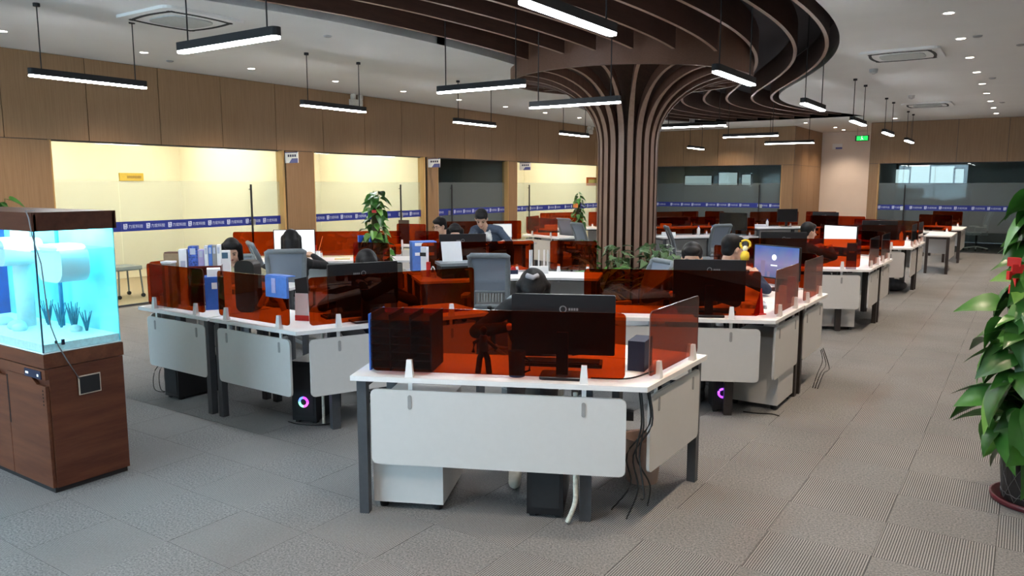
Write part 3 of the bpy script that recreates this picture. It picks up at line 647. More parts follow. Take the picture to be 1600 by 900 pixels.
def login_mat():
    m, nt, b = newmat('screen_login'); nt.nodes.remove(b)
    tcn = nt.nodes.new('ShaderNodeTexCoord'); sp = nt.nodes.new('ShaderNodeSeparateXYZ'); r1 = nt.nodes.new('ShaderNodeValToRGB'); no = nt.nodes.new('ShaderNodeTexNoise'); no.inputs['Scale'].default_value = 3
    mx = nt.nodes.new('ShaderNodeMix'); mx.data_type = 'RGBA'; mx.inputs[0].default_value = 0.12
    el = r1.color_ramp.elements; el[0].position = 0.0; el[0].color = (0.10, 0.13, 0.33, 1); el[1].position = 1.0; el[1].color = (0.04, 0.14, 0.50, 1)
    e2 = r1.color_ramp.elements.new(0.45); e2.color = (0.30, 0.25, 0.48, 1)
    e = nt.nodes.new('ShaderNodeEmission'); e.inputs[1].default_value = 0.5
    nt.links.new(tcn.outputs['Generated'], sp.inputs[0]); nt.links.new(sp.outputs['Z'], r1.inputs[0]); nt.links.new(tcn.outputs['Generated'], no.inputs['Vector'])
    nt.links.new(r1.outputs[0], mx.inputs[6]); nt.links.new(no.outputs['Color'], mx.inputs[7]); nt.links.new(mx.outputs[2], e.inputs[0]); nt.links.new(e.outputs[0], nt.nodes['Material Output'].inputs['Surface']); return m
login = login_mat()
p, u, n_ = place(dF, 'L', 0.43, 0.20); monitor('black monitor back rising behind the nearest orange screen', p, u, n_)
p, u, n_ = place(dAa, 'L', 0.56, 0.20); monitor('black monitor back behind the middle orange screen in front of a dark head', p, u, n_)
p, u, n_ = place(dRa, 'L', 0.46, 0.20); monitor('black monitor back below the yellow toy in front of a forehead', p, u, n_)
p, u, n_ = place(dRb, 'L', 0.38, 0.26); lm = monitor('monitor showing a blue and purple login screen', p, u, n_, screen=login)
ln_ = MB(); c = p + n_ * 0.003 + UZ * 0.0
P = [Vector((c.x, c.y, 1.06)) + u * (0.02 + math.cos(2 * PI * i / 20) * 0.028) + UZ * (math.sin(2 * PI * i / 20) * 0.028) for i in range(20)]
ln_.add(P, [tuple(range(20))]); ln_.build('login_avatar', emit('avatar', (0.75, 0.82, 0.95), 0.9), lm)
MB().box(Vector((c.x, c.y, 0.985)) + u * 0.02, (0.075, 0.001, 0.012), (u, n_, UZ)).build('login_bar', emit('avatar', (0.75, 0.82, 0.95), 0.9), lm)
for s, h, w2 in ((0.15, 0.15, 0.05), (-0.11, 0.09, 0.03), (0.08, 0.05, 0.03), (-0.19, 0.06, 0.04)): MB().box(Vector((c.x, c.y, 0.873 + h / 2)) + u * s, (w2, 0.0008, h), (u, n_, UZ)).build('skyline_tower', emit('skyline', (0.36, 0.28, 0.46), 0.4), lm)
p, u, n_ = place(dR2b, 'L', 0.64, 0.26); monitor('monitor with a blank white screen beside the person near the right aisle', p, u, n_, screen=scr_white)
p, u, n_ = place(dN, 'L', 0.62, 0.22); monitor('black monitor back under the leaning person', p, u, n_, w_=0.55)
p = onz(461, 400, 0.85); p.z = 0.75; monitor('bright blank monitor in front of the person with back turned', p, D(47), D(-43), w_=0.50, h=0.32, screen=scr_white)
p, u, n_ = place(dQ, 'L', 1.12, 0.25); monitor('small white screen monitor beside the leaning person', p, u, n_, w_=0.34, h=0.24, screen=emit('screen_paper', (0.95, 0.96, 0.95), 0.5), zb=0.82, grey=True)
p, u, n_ = place(dB3, 'L', 0.35, 0.25); monitor('dark monitor on the far desk before the aisle glass', p, u, n_)
p, u, n_ = place(dB, 'S', 0.40, 0.2); monitor('dark monitor back right of the turned chairs', p, u, n_, w_=0.6, h=0.34)
p, u, n_ = place(dR3a, 'L', 0.45, 0.2); monitor('black monitor on the third aisle row desk', p, u, n_)
p, u, n_ = place(dM3, 'L', 0.5, 0.2); monitor('dark monitor on the far desk in front of the corridor', p, u, n_)
p, u, n_ = place(dR2a, 'L', 0.95, 0.2); monitor('black monitor behind the second aisle row orange screen', p, u, n_)

# ================================================================== CHAIRS
def chair_proto():
    parts = []
    def add(n_, b, mt, sub=(), smooth=False):
        me = b.mesh(n_, mt)
        if smooth: me.polygons.foreach_set('use_smooth', [True] * len(me.polygons))
        parts.append((n_, me, I4, list(sub)))
    # local: sitter faces +y, back at -y
    bk = lambda x, z: Vector((x, -0.21 - 0.10 * ((z - 0.5) / 0.5) + 0.25 * x * x + 0.05 * math.sin((z - 0.5) / 0.55 * PI), z))
    fr = MB(); L = []
    for z in np.linspace(0.56, 1.05, 9): L.append(bk(-0.185 + 0.05 * (1.05 - z), z))
    top = [bk(x, 1.06) for x in np.linspace(-0.165, 0.165, 7)]; R_ = [bk(0.185 - 0.05 * (1.05 - z), z) for z in np.linspace(1.05, 0.56, 9)]
    bot = [bk(x, 0.55) for x in np.linspace(0.145, -0.145, 5)]
    fr.tube(L + top + R_ + bot + [L[0]], 0.026, 8); add('back_frame', fr, chair_grey, (), True)
    ms = MB(); NX, NZ = 7, 8; P = [bk(x, z) for z in np.linspace(0.70, 1.05, NZ) for x in np.linspace(-0.172, 0.172, NX)]
    ms.add(P + [q + Vector((0, -0.004, 0)) for q in P], [(j * NX + i, j * NX + i + 1, (j + 1) * NX + i + 1, (j + 1) * NX + i) for j in range(NZ - 1) for i in range(NX - 1)] + [(NX * NZ + j * NX + i, NX * NZ + (j + 1) * NX + i, NX * NZ + (j + 1) * NX + i + 1, NX * NZ + j * NX + i + 1) for j in range(NZ - 1) for i in range(NX - 1)])
    add('back_mesh', ms, chair_mesh, (), True)
    for k in range(9):
        x = -0.112 + 0.028 * k; add('lumbar_slat', MB().tube([bk(x, 0.60), bk(x, 0.65), bk(x, 0.70)], 0.008, 5), chair_lt)
    add('lumbar_bar', MB().tube([bk(x, 0.70) for x in np.linspace(-0.165, 0.165, 7)], 0.014, 6), chair_grey)
    se = MB(); pr = rrect(0.46, 0.46, 0.09, 4, -0.23, -0.22)
    se.slab(pr, (0, 0, 0.42), UX, UY, UZ, 0, 0.05); se.slab([(a * 0.94, b * 0.94) for a, b in pr], (0, 0, 0.47), UX, UY, UZ, 0, 0.018); add('seat', se, chair_grey)
    sp = MB().tube([(0, -0.10, 0.40), (0, -0.23, 0.44), (0, -0.26, 0.56)], 0.025, 6); add('back_support', sp, matte_black)
    for s in (-1, 1):
        a = MB().tube([(s * 0.22, -0.02, 0.42), (s * 0.27, -0.02, 0.46), (s * 0.27, -0.03, 0.62)], 0.016, 6)
        a.slab(rrect(0.07, 0.25, 0.03, 3, s * 0.27 - 0.035, -0.13), (0, 0, 0.62), UX, UY, UZ, 0, 0.028, 1); add('armrest', a, [chair_grey, chair_lt])
    add('gas_lift', MB().tube([(0, 0, 0.10), (0, 0, 0.41)], 0.026, 10), matte_black)
    for k in range(5):
        a = D(72 * k + 18); cs = MB().tube([a * 0.29 + Vector((-a.y, a.x, 0)) * 0.02 + UZ * 0.031, a * 0.29 - Vector((-a.y, a.x, 0)) * 0.02 + UZ * 0.031], 0.03, 10)
        add('base_leg', MB().tube([a * 0.02 + UZ * 0.11, a * 0.29 + UZ * 0.068], 0.022, 6, 0, 0.014), M('base_grey', (0.30, 0.31, 0.32), 0.4, 0.2), [('caster', cs.mesh('caster', matte_black), I4)])
    return parts
CHAIR = chair_proto()
def chair(p, yaw, label, scale=1.0):
    """p floor point, yaw = heading of the sitter in degrees"""
    t = thing('office_chair', label, 'chair', (p[0], p[1], 0), 'grey mesh office chairs'); t.rotation_euler = (0, 0, math.radians(yaw - 90)); t.scale = (scale,) * 3
    inst(CHAIR, t); return t
def chair_at(px, py, dist, yaw, label, scale=1.0):
    """px,py = pixel at the middle of the backrest, dist = its distance from the lens"""
    q = atd(px, py, dist); f = D(yaw); return chair((q.x + f.x * 0.24, q.y + f.y * 0.24), yaw, label, scale)
chair_at(765, 440, 7.35, 118, 'empty grey mesh chair with its back to the viewer in front of the router desk')
chair_at(447, 412, 8.17, 139, 'grey mesh chair holding the person in black who faces the bright monitor', 1.0)
chair_at(402, 402, 9.35, 60, 'grey mesh chair turned sideways behind the dark bag')
chair_at(884, 366, 15.3, 75, 'left of the two grey chairs beside the small plant left of the column')
chair_at(906, 364, 13.5, 60, 'right of the two grey chairs beside the small plant left of the column')
chair_at(1048, 376, 12.6, 30, 'left of the two turned grey chairs right of the column')
chair_at(1124, 372, 13.4, 150, 'right of the two turned grey chairs right of the column')
chair_at(1026, 424, 7.25, 235, 'grey chair whose top edge shows above the orange screen by the column plants', 0.96)
# ================================================================== AQUARIUM
ax0, ax1, ay0, ay1 = -5.81, -4.43, 2.0, 2.44
aq = thing('aquarium', 'lit aquarium with dark wood hood standing on the walnut cabinet', 'aquarium', (ax1, ay0, 0.80))
ac = thing('aquarium_cabinet', 'reddish walnut cabinet under the aquarium with black control panel', 'cabinet', (ax1, ay0, 0))
MB().rng(ax0 + 0.01, ax1 - 0.012, ay0 + 0.012, ay1 - 0.01, 0.0, 0.03).build('plinth', matte_black, ac)
MB().rng(ax0, ax1, ay0 + 0.02, ay1, 0.03, 0.715).build('body', walnut_side, ac)
MB().rng(ax0 - 0.005, ax1 + 0.005, ay0 - 0.004, ay1 + 0.005, 0.72, 0.797).build('top_rail', walnut, ac)
MB().rng(ax0, ax1 - 0.002, ay0, ay0 + 0.019, 0.655, 0.712).build('front_rail', walnut, ac)
dw = (ax1 - ax0) / 3
for k in range(3):
    x1 = ax1 - 0.003 - k * dw
    d_ = MB().slab([(0, 0), (dw - 0.006, 0), (dw - 0.006, 0.585), (dw - 0.10, 0.585), (dw - 0.16, 0.62), (0, 0.62)][::1], (max(ax0, x1 - dw), ay0, 0.032), UX, UZ, UY, 0, 0.018).build('door', walnut, ac)
    MB().rng(max(ax0, x1 - dw) + 0.002, max(ax0, x1 - dw) + 0.012, ay0 - 0.002, ay0 + 0.001, 0.34, 0.63).build('grip_groove', matte_black, d_)
cp = MB().rng(-4.655, -4.47, ay0 - 0.006, ay0, 0.655, 0.70).build('control_panel', navy, ac)
MB().rng(-4.64, -4.61, ay0 - 0.0075, ay0 - 0.006, 0.672, 0.684).build('indicator', emit('indicator', (0.6, 0.8, 1), 1.0), cp); MB().rng(-4.51, -4.495, ay0 - 0.0075, ay0 - 0.006, 0.668, 0.682).build('indicator', emit('indicator', (0.6, 0.8, 1), 1.0), cp)
for k in range(5): MB().rng(-4.475, -4.466, ay0 - 0.0012, ay0, 0.585 - k * 0.02, 0.595 - k * 0.02).build('side_lettering', matte_black, ac)
# tank
z0, z1 = 0.80, 1.475
MB().rng(ax0, ax1, ay0, ay1, z0, z0 + 0.008).build('tank_floor', M('tank_white', (0.75, 0.9, 0.92), 0.5), aq)
MB().rng(ax0, ax1, ay0, ay0 + 0.006, z0 + 0.009, z1).build('front_pane', tank_glass, aq)
MB().rng(ax1 - 0.006, ax1, ay0 + 0.007, ay1 - 0.007, z0 + 0.009, z1).build('side_pane', tank_glass, aq)
MB().rng(ax0 + 0.007, ax1 - 0.007, ay1 - 0.006, ay1, z0 + 0.009, z1).build('back_panel', M('tank_back', (0.30, 0.80, 0.86), 0.4, var=0.12, scale=5), aq)
MB().rng(ax0, ax0 + 0.006, ay0 + 0.007, ay1 - 0.007, z0 + 0.009, z1).build('far_panel', M('tank_far', (0.015, 0.08, 0.34), 0.4, var=0.3, scale=4), aq)
MB().rng(ax1 - 0.006, ax1 + 0.001, ay0 - 0.001, ay0 + 0.006, z0 + 0.008, z1).build('corner_seal', M('seal', (0.02, 0.05, 0.09), 0.4), aq)
MB().rng(ax0 + 0.007, ax1 - 0.013, ay0 + 0.013, ay1 - 0.007, z0 + 0.009, z0 + 0.05).build('white_sand', M('sand', (0.82, 0.88, 0.86), 0.9, var=0.1, scale=60), aq)
MB().rng(ax0 + 0.01, ax1 - 0.014, ay0 + 0.014, ay1 - 0.01, 1.36, 1.362).build('water_surface', clear('water_surface', (0.8, 0.97, 1.0), 0.02, 1.33), aq)
hd = MB(); hd.rng(ax0 - 0.01, ax1 + 0.01, ay0 - 0.01, ay0 + 0.012, z1, 1.565); hd.rng(ax0 - 0.01, ax1 + 0.01, ay1 - 0.012, ay1 + 0.01, z1, 1.565); hd.rng(ax0 - 0.01, ax0 + 0.012, ay0, ay1, z1, 1.565); hd.rng(ax1 - 0.012, ax1 + 0.01, ay0, ay1, z1, 1.565)
hd.rng(ax0 - 0.01, ax1 + 0.01, ay0 - 0.01, ay1 + 0.01, 1.565, 1.577); hd.build('hood', wood('hood_wood', (0.045, 0.014, 0.009), (0.085, 0.03, 0.018), 'X', 2.5, 0.1, 0.35), aq)
MB().rng(ax0 + 0.05, ax1 - 0.05, ay0 + 0.06, ay1 - 0.05, 1.53, 1.55).build('light_bar', emit('tank_light', (0.45, 0.92, 1.0), 8.5), aq)
# tank furniture
fb_ = MB(); fb_.slab(rrect(0.30, 0.22, 0.08, 4), (ax1 - 0.44, ay0 + 0.20, 1.16), UX, UZ, UY, 0, 0.16); fb_.build('filter_box', white_p, aq, True)
MB().lathe([(0.05, 0), (0.055, 0.3), (0.05, 0.62)], (ax1 - 0.75, ay0 + 0.26, z0 + 0.045), 20).build('filter_column', M('filter_white', (0.85, 0.92, 0.92), 0.5), aq, True)
MB().slab(rrect(0.36, 0.16, 0.06, 4), (ax1 - 0.95, ay0 + 0.10, 1.24), UX, UZ, UY, 0, 0.22).build('overflow_tray', white_p, aq, True)
MB().tube([(ax1 - 0.55, ay1 - 0.06, z0 + 0.05), (ax1 - 0.55, ay1 - 0.06, 1.45)], 0.012, 8).build('pipe', M('tank_pipe', (0.05, 0.2, 0.35), 0.5), aq)
for k in range(7):
    q = Vector((ax1 - 0.25 - 0.08 * k, ay1 - 0.07 - 0.03 * (k % 2), z0 + 0.05)); b = MB()
    for i in range(5):
        a = 2 * PI * i / 5; b.tube([q, q + Vector((math.cos(a) * 0.02, math.sin(a) * 0.015, 0.06)), q + Vector((math.cos(a) * 0.05, math.sin(a) * 0.03, 0.12 + 0.02 * (k % 3)))], 0.007, 5, 0, 0.002)
    b.build('water_plant', M('water_plant', (0.03, 0.16, 0.22), 0.6), aq)
for k, (x, y, r) in enumerate([(-0.6, 0.15, 0.04), (-0.68, 0.17, 0.05), (-0.9, 0.2, 0.045), (-0.3, 0.33, 0.035)]):
    MB().ell((ax1 + x, ay0 + y, z0 + 0.05 + r * 0.4), (r * 1.3, r, r * 0.7)).build('pebble', M('pebble', (0.6, 0.75, 0.75), 0.8), aq, True)
# temperature display hung on the side, with its cord and probe
td = thing('temperature_display', 'black thermometer display with pale rim on the cabinet side', 'thermometer', (ax1, 2.23, 0.54))
MB().rng(ax1 + 0.006, ax1 + 0.012, 2.17, 2.295, 0.535, 0.645).build('rim', M('pale_rim', (0.62, 0.52, 0.42), 0.6), td)
MB().rng(ax1 + 0.012, ax1 + 0.014, 2.176, 2.289, 0.541, 0.639).build('display', black, td)
cd = [(ax1 - 0.10, ay0 + 0.06, 1.584), (ax1 - 0.02, ay0 - 0.02, 1.586), (ax1 + 0.010, ay0 - 0.022, 1.55), (ax1 + 0.020, ay0 - 0.016, 1.45), (ax1 + 0.014, ay0 + 0.02, 1.30), (ax1 + 0.013, ay0 + 0.03, 1.1), (ax1 + 0.013, ay0 + 0.045, 0.95), (ax1 + 0.013, 2.075, 0.84), (ax1 + 0.014, 2.12, 0.74), (ax1 + 0.013, 2.175, 0.63)]
MB().tube(cd, 0.0035, 6).build('cord', M('cord_grey', (0.16, 0.18, 0.2), 0.5), td, True)
MB().ell((ax1 + 0.013, 2.065, 0.862), (0.008, 0.008, 0.01)).build('suction_cup', black, td); MB().box((ax1 + 0.006, 2.105, 0.855), (0.012, 0.014, 0.03)).build('probe', navy, td)

# ================================================================== PLANTS
def leaf_mesh(L=0.16, W=0.12, droop=0.35, mat=leaf_d, heart=True):
    """heart shaped leaf along +y, normal +z, folded along the midrib and drooping at the tip"""
    prof = [(-0.10, 0.22), (-0.03, 0.42), (0.12, 0.50), (0.32, 0.47), (0.55, 0.36), (0.78, 0.18), (1.0, 0.0)] if heart else [(0.0, 0.06), (0.15, 0.22), (0.35, 0.32), (0.6, 0.30), (0.8, 0.18), (0.92, 0.08), (1.0, 0.0)]
    b = MB(); P = []
    for t, h in prof:
        z = -droop * L * t * t
        for s in (-1, -0.5, 0, 0.5, 1): P.append((s * h * W * 1.0, t * L if s or t > 0 else 0.0, z + abs(s) * h * W * 0.28))
    F = []
    for i in range(len(prof) - 1):
        for j in range(4): F.append((5 * i + j, 5 * i + j + 1, 5 * i + 6 + j, 5 * i + 5 + j))
    b.add(P, F); me = b.mesh('leaf', mat); me.polygons.foreach_set('use_smooth', [True] * len(me.polygons)); return me
LEAF = [leaf_mesh(0.17, 0.14, 0.35), leaf_mesh(0.15, 0.11, 0.55), leaf_mesh(0.17, 0.13, 0.2, leaf_y)]
LEAF_S = [leaf_mesh(0.11, 0.085, 0.4, leaf_v), leaf_mesh(0.10, 0.07, 0.5, leaf_d), leaf_mesh(0.34, 0.11, 0.6, leafmat('leaf_bright', (0.03, 0.16, 0.015), (0.18, 0.48, 0.07)), False)]
def put_leaf(par, me, p, out, pitch, roll=0.0, sc=1.0):
    """leaf at p pointing along out (horizontal) tilted by pitch (down negative)"""
    o = bpy.data.objects.new('leaf', me); COL.objects.link(o); o.parent = par
    y = (out.normalized() * math.cos(pitch) + UZ * math.sin(pitch)); x = y.cross(UZ); x = x.normalized() if x.length > 1e-4 else Vector((1, 0, 0)); z = x.cross(y)
    R3 = Matrix.Rotation(roll, 3, y); x, z = R3 @ x, R3 @ z
    o.matrix_local = Matrix.Translation(Vector(p) - Vector(par.location)) @ frame(x * sc, y * sc, z * sc, (0, 0, 0))
    return o
def totem(p, label, h, r0, nleaf, pot_h, pot_r, leaves, bulge=1.0, seed=1, sc=1.0, lattice=False, pot_m=None):
    rnd = random.Random(seed)
    t = thing('potted_plant', label, 'plant', (p[0], p[1], 0), 'tall pole plants')
    P0 = Vector((p[0], p[1], 0))
    MB().lathe([(pot_r * 0.98, 0.0), (pot_r * 1.12, 0.005), (pot_r * 1.15, 0.035), (pot_r * 1.08, 0.035), (pot_r * 1.0, 0.012)], P0, 28).build('saucer', M('saucer_red', (0.10, 0.012, 0.018), 0.4), t, True)
    pt = MB().lathe([(pot_r * 0.86, 0.014), (pot_r * 0.98, pot_h * 0.95), (pot_r * 1.03, pot_h * 0.96), (pot_r * 1.03, pot_h), (pot_r * 0.95, pot_h), (pot_r * 0.93, pot_h - 0.04)], P0, 32).build('pot', pot_m or matte_black, t)
    MB().lathe([(0.001, 0), (pot_r * 0.93, 0)], P0 + UZ * (pot_h - 0.039), 24).build('soil', soil, t)
    if lattice:
        lt = MB()
        for dr in (1, -1):
            for k in range(14):
                pts = []
                for i in range(7):
                    f = 0.06 + 0.78 * i / 6; a = 2 * PI * k / 14 + dr * 0.9 * i / 6; rr = pot_r * (0.86 + 0.12 * f) + 0.002
                    pts.append(P0 + Vector((rr * math.cos(a), rr * math.sin(a), pot_h * f)))
                lt.tube(pts, 0.0014, 4)
        lt.tube([P0 + Vector((pot_r * 0.885 * math.cos(2 * PI * i / 40), pot_r * 0.885 * math.sin(2 * PI * i / 40), pot_h * 0.14 + 0.008 * (i % 2))) for i in range(41)], 0.002, 4)
        tag(lt.build('lattice_pattern', M('lattice_grey', (0.12, 0.11, 0.11), 0.6), pt), kind='stuff')
    MB().tube([P0 + UZ * (pot_h - 0.05), P0 + UZ * h], 0.05 * sc + 0.01, 10).build('moss_pole', M('moss', (0.07, 0.06, 0.03), 0.95), t)
    for i in range(nleaf):
        f = (i + rnd.random()) / nleaf; z = pot_h * 0.85 + (h + 0.10 - pot_h * 0.85) * f; a = i * 2.399 + rnd.uniform(-0.3, 0.3)
        prof = (0.55 + 0.45 * math.sin(PI * min(1, 0.15 + f))) * bulge
        rr = r0 * prof * rnd.uniform(0.45, 1.0); out = Vector((math.cos(a), math.sin(a), 0))
        q = P0 + out * rr + UZ * z
        st = MB().tube([P0 + out * 0.05 + UZ * (z - 0.06), P0 + out * rr * 0.6 + UZ * (z + 0.01), q], 0.004, 4)
        lf = put_leaf(t, leaves[rnd.choice((0, 0, 1, 2)) % len(leaves)], q, out + Vector((rnd.uniform(-.5, .5), rnd.uniform(-.5, .5), 0)), rnd.uniform(-1.15, 0.15), rnd.uniform(-0.7, 0.7), sc * rnd.uniform(0.8, 1.35))
        s_ = st.build('petiole', stem_m, lf)
    return t
pp = totem((0.16, 4.93), 'large leafy pothos in a black lattice pot at the right edge', 1.58, 0.30, 230, 0.36, 0.20, LEAF, 1.0, 3, 1.1, True, M('pot_black', (0.012, 0.010, 0.010), 0.45))
bow = MB(); q0 = Vector((-0.04, 4.72, 1.33))
for k in range(5): bow.box(q0 + Vector((0.02 * (k % 2), 0, -0.035 * k)), (0.06, 0.02, 0.045), 20 * k)
bow.build('red_ribbon', red_p, pp)
q = atd(588, 410, 9.3)
p5 = totem((q.x, q.y), 'tall leafy pole plant in front of the second lit office', 1.55, 0.17, 130, 0.30, 0.15, LEAF, 1.0, 11, 0.72)
MB().box(Vector((q.x + 0.08, q.y - 0.10, 1.42)), (0.05, 0.02, 0.03), 30).build('red_ribbon', red_p, p5)
q = atd(903, 380, 16.5)
p9 = totem((q.x, q.y), 'thin pole plant with an orange bow near the column in front of the fourth office', 1.44, 0.15, 80, 0.30, 0.14, LEAF, 1.0, 21, 0.7)
MB().box(Vector((q.x, q.y - 0.12, 1.30)), (0.10, 0.04, 0.09), 30).build('orange_bow', M('orange_cloth', (0.75, 0.22, 0.05), 0.7), p9)
totem((-6.42, 2.66), 'plant whose top leaves show above the aquarium hood', 1.55, 0.20, 60, 0.34, 0.18, LEAF, 1.0, 31, 1.0)
def bush(p, label, h, r, n_, mats, seed, blades=False):
    rnd = random.Random(seed); t = thing('potted_plant', label, 'plant', (p[0], p[1], 0), 'plants round the column'); P0 = Vector((p[0], p[1], 0))
    MB().lathe([(0.12, 0), (0.15, 0.28), (0.16, 0.28), (0.16, 0.30), (0.14, 0.30), (0.14, 0.26)], P0, 20).build('pot', matte_black, t)
    MB().lathe([(0.001, 0), (0.14, 0)], P0 + UZ * 0.265, 16).build('soil', soil, t)
    sb = MB()
    for i in range(7):
        a = 2 * PI * i / 7; sb.tube([P0 + UZ * 0.26, P0 + D(math.degrees(a)) * r * 0.35 + UZ * (0.26 + (h - 0.26) * 0.5), P0 + D(math.degrees(a)) * r * 0.6 + UZ * h * 0.9], 0.006, 4)
    tag(sb.build('stems', stem_m, t), kind='stuff')
    for i in range(n_):
        a = i * 2.399; f = rnd.random()
        if blades: q = P0 + D(math.degrees(a)) * 0.04 + UZ * (0.30 + 0.30 * f); put_leaf(t, mats[0], q, D(math.degrees(a)), rnd.uniform(0.2, 1.2), 0, rnd.uniform(0.9, 1.5))
        else:
            rr = r * math.sqrt(rnd.random()) * (0.6 + 0.4 * math.sin(PI * f)); q = P0 + D(math.degrees(a)) * rr + UZ * (0.34 + (h - 0.34) * f)
            put_leaf(t, mats[i % len(mats)], q, D(math.degrees(a) + rnd.uniform(-40, 40)), rnd.uniform(-0.8, 0.5), rnd.uniform(-0.6, 0.6), rnd.uniform(0.8, 1.4))
def cplant(px, d): q = atd(px, 400, d); return (q.x, q.y)
bush(cplant(1026, 10.65), 'round variegated leafy plant at the right foot of the column', 0.93, 0.30, 110, LEAF_S[:1], 5)
bush(cplant(964, 10.5), 'round variegated leafy plant in front of the column', 0.92, 0.20, 70, LEAF_S[:1], 6)
bush(cplant(919, 10.9), 'narrow dark leafy plant at the left foot of the column', 0.95, 0.16, 60, LEAF_S[1:2], 7)
bush(cplant(938, 9.8), 'bright green strappy plant before the column', 0.72, 0.25, 46, LEAF_S[2:3], 8, True)
bush(cplant(1046, 9.85), 'bright green strappy plant to the right before the column', 0.72, 0.25, 40, LEAF_S[2:3], 9, True)

# ================================================================== WALL SIGNS, EMERGENCY LIGHTS
def room_sign(px, n_, lab):
    q = onx(px, 250, WX); y = q.y
    t = thing('room_sign', lab, 'sign', (WX, y, 2.05), 'hanging room signs')
    MB().rng(WX, WX + 0.32, y - 0.006, y + 0.006, 2.10, 2.28).build('board', white_p, t)
    MB().slab([(0.10, 0), (0.32, 0), (0.32, 0.075), (0.17, 0.075)], (WX, y - 0.0072, 2.10), UX, UZ, UY, 0, 0.001).build('blue_corner', M('sign_blue', (0.10, 0.11, 0.32), 0.5), t)
    MB().rng(WX + 0.0, WX + 0.32, y - 0.0075, y - 0.0063, 2.268, 2.28).build('blue_edge', M('sign_blue', (0.10, 0.11, 0.32), 0.5), t)
    for k in range(4): MB().rng(WX + 0.07 + 0.055 * k, WX + 0.11 + 0.055 * k, y - 0.0075, y - 0.0063, 2.20, 2.24).build('character', M('sign_ink', (0.05, 0.05, 0.10), 0.6), t)
room_sign(446, 1, 'white and blue hanging room sign left of the second lit office'); room_sign(669, 2, 'white and blue hanging room sign by the dark left office'); room_sign(812, 3, 'white and blue hanging room sign by the fourth office')
cs_ = thing('wall_sign', 'small white and blue sign on the corridor end wall', 'sign', (-4.55, 26.355, 2.9))
q0, q1 = ony(1301, 225, 26.355), ony(1316, 233, 26.355)
MB().rng(q0.x, q1.x, 26.34, 26.36, q1.z, q0.z).build('board', white_p, cs_); MB().rng(q0.x + 0.1, q1.x, 26.338, 26.34, q1.z, q1.z + 0.06).build('blue_corner', M('sign_blue', (0.10, 0.11, 0.32), 0.5), cs_)
q = ony(1347, 216, 22.4)
ex = thing('exit_sign', 'green lit exit sign hanging at the corridor mouth', 'sign', (q.x, 22.4, q.z))
MB().rng(q.x - 0.17, q.x + 0.17, 22.39, 22.41, q.z - 0.075, q.z + 0.075).build('casing', M('exit_dark', (0.01, 0.08, 0.02), 0.5), ex)
MB().rng(q.x - 0.13, q.x + 0.14, 22.386, 22.39, q.z - 0.055, q.z + 0.055).build('lit_face', emit('exit_green', (0.02, 0.75, 0.10), 1.0), ex)
fg = MB(); fg.tube([(q.x - 0.01, 22.384, q.z + 0.03), (q.x + 0.0, 22.384, q.z - 0.005), (q.x - 0.03, 22.384, q.z - 0.04)], 0.008, 5); fg.tube([(q.x, 22.384, q.z), (q.x + 0.03, 22.384, q.z - 0.035)], 0.008, 5); fg.ell((q.x - 0.005, 22.384, q.z + 0.042), (0.012, 0.004, 0.012)); fg.build('running_figure', emit('exit_pale', (0.6, 1.0, 0.7), 1.2), ex)
for s in (-0.12, 0.12): MB().tube([(q.x + s, 22.4, q.z + 0.07), (q.x + s, 22.4, CZ)], 0.004, 5).build('hanger', steel, ex)
for px, lab in ((557, 'twin head emergency light box over the second lit office'), (922, 'twin head emergency light box left of the column')):
    q = onx(px, 160 if px < 800 else 206, WX + 0.05); t = thing('emergency_light', lab, 'emergency light', (WX, q.y, q.z), 'emergency lights')
    MB().rng(WX, WX + 0.07, q.y - 0.14, q.y + 0.14, q.z - 0.06, q.z + 0.05).build('box', M('aged_white', (0.55, 0.52, 0.46), 0.5), t)
    for s in (-0.09, 0.09):
        MB().lathe([(0.05, 0), (0.055, 0.07), (0.03, 0.10)], (WX + 0.06, q.y + s, q.z + 0.055), 14).build('lamp_head', M('aged_white', (0.55, 0.52, 0.46), 0.5), t, True)
gp = onx(190, 270, WX - 3.3); gq = onx(228, 283, WX - 3.3)
gs = thing('gold_plaque', 'gold notice plaque inside the first lit office', 'plaque', (WX - 3.38, gp.y, gp.z))
MB().rng(WX - 3.40, WX - 3.37, gp.y, gq.y, gq.z, gp.z).build('board', M('gold', (0.62, 0.42, 0.07), 0.4), gs); MB().rng(WX - 3.37, WX - 3.365, gp.y + 0.3 * (gq.y - gp.y), gq.y - 0.05, gq.z + 0.05, gp.z - 0.05).build('inner_panel', M('gold_dark', (0.36, 0.23, 0.05), 0.5), gs)
op = onx(917, 277, WX - 0.25); oq = onx(934, 287, WX - 0.25)
os_ = thing('orange_poster', 'orange notice behind the glass beside the column', 'poster', (WX - 0.25, op.y, op.z))
MB().rng(WX - 0.27, WX - 0.25, op.y, oq.y, oq.z - 0.06, op.z).build('board', M('orange_print', (0.75, 0.16, 0.03), 0.6), os_); MB().rng(WX - 0.25, WX - 0.248, op.y + 0.1, oq.y - 0.1, oq.z + 0.02, op.z - 0.06).build('pale_print', M('yellow_print', (0.8, 0.6, 0.2), 0.6), os_)

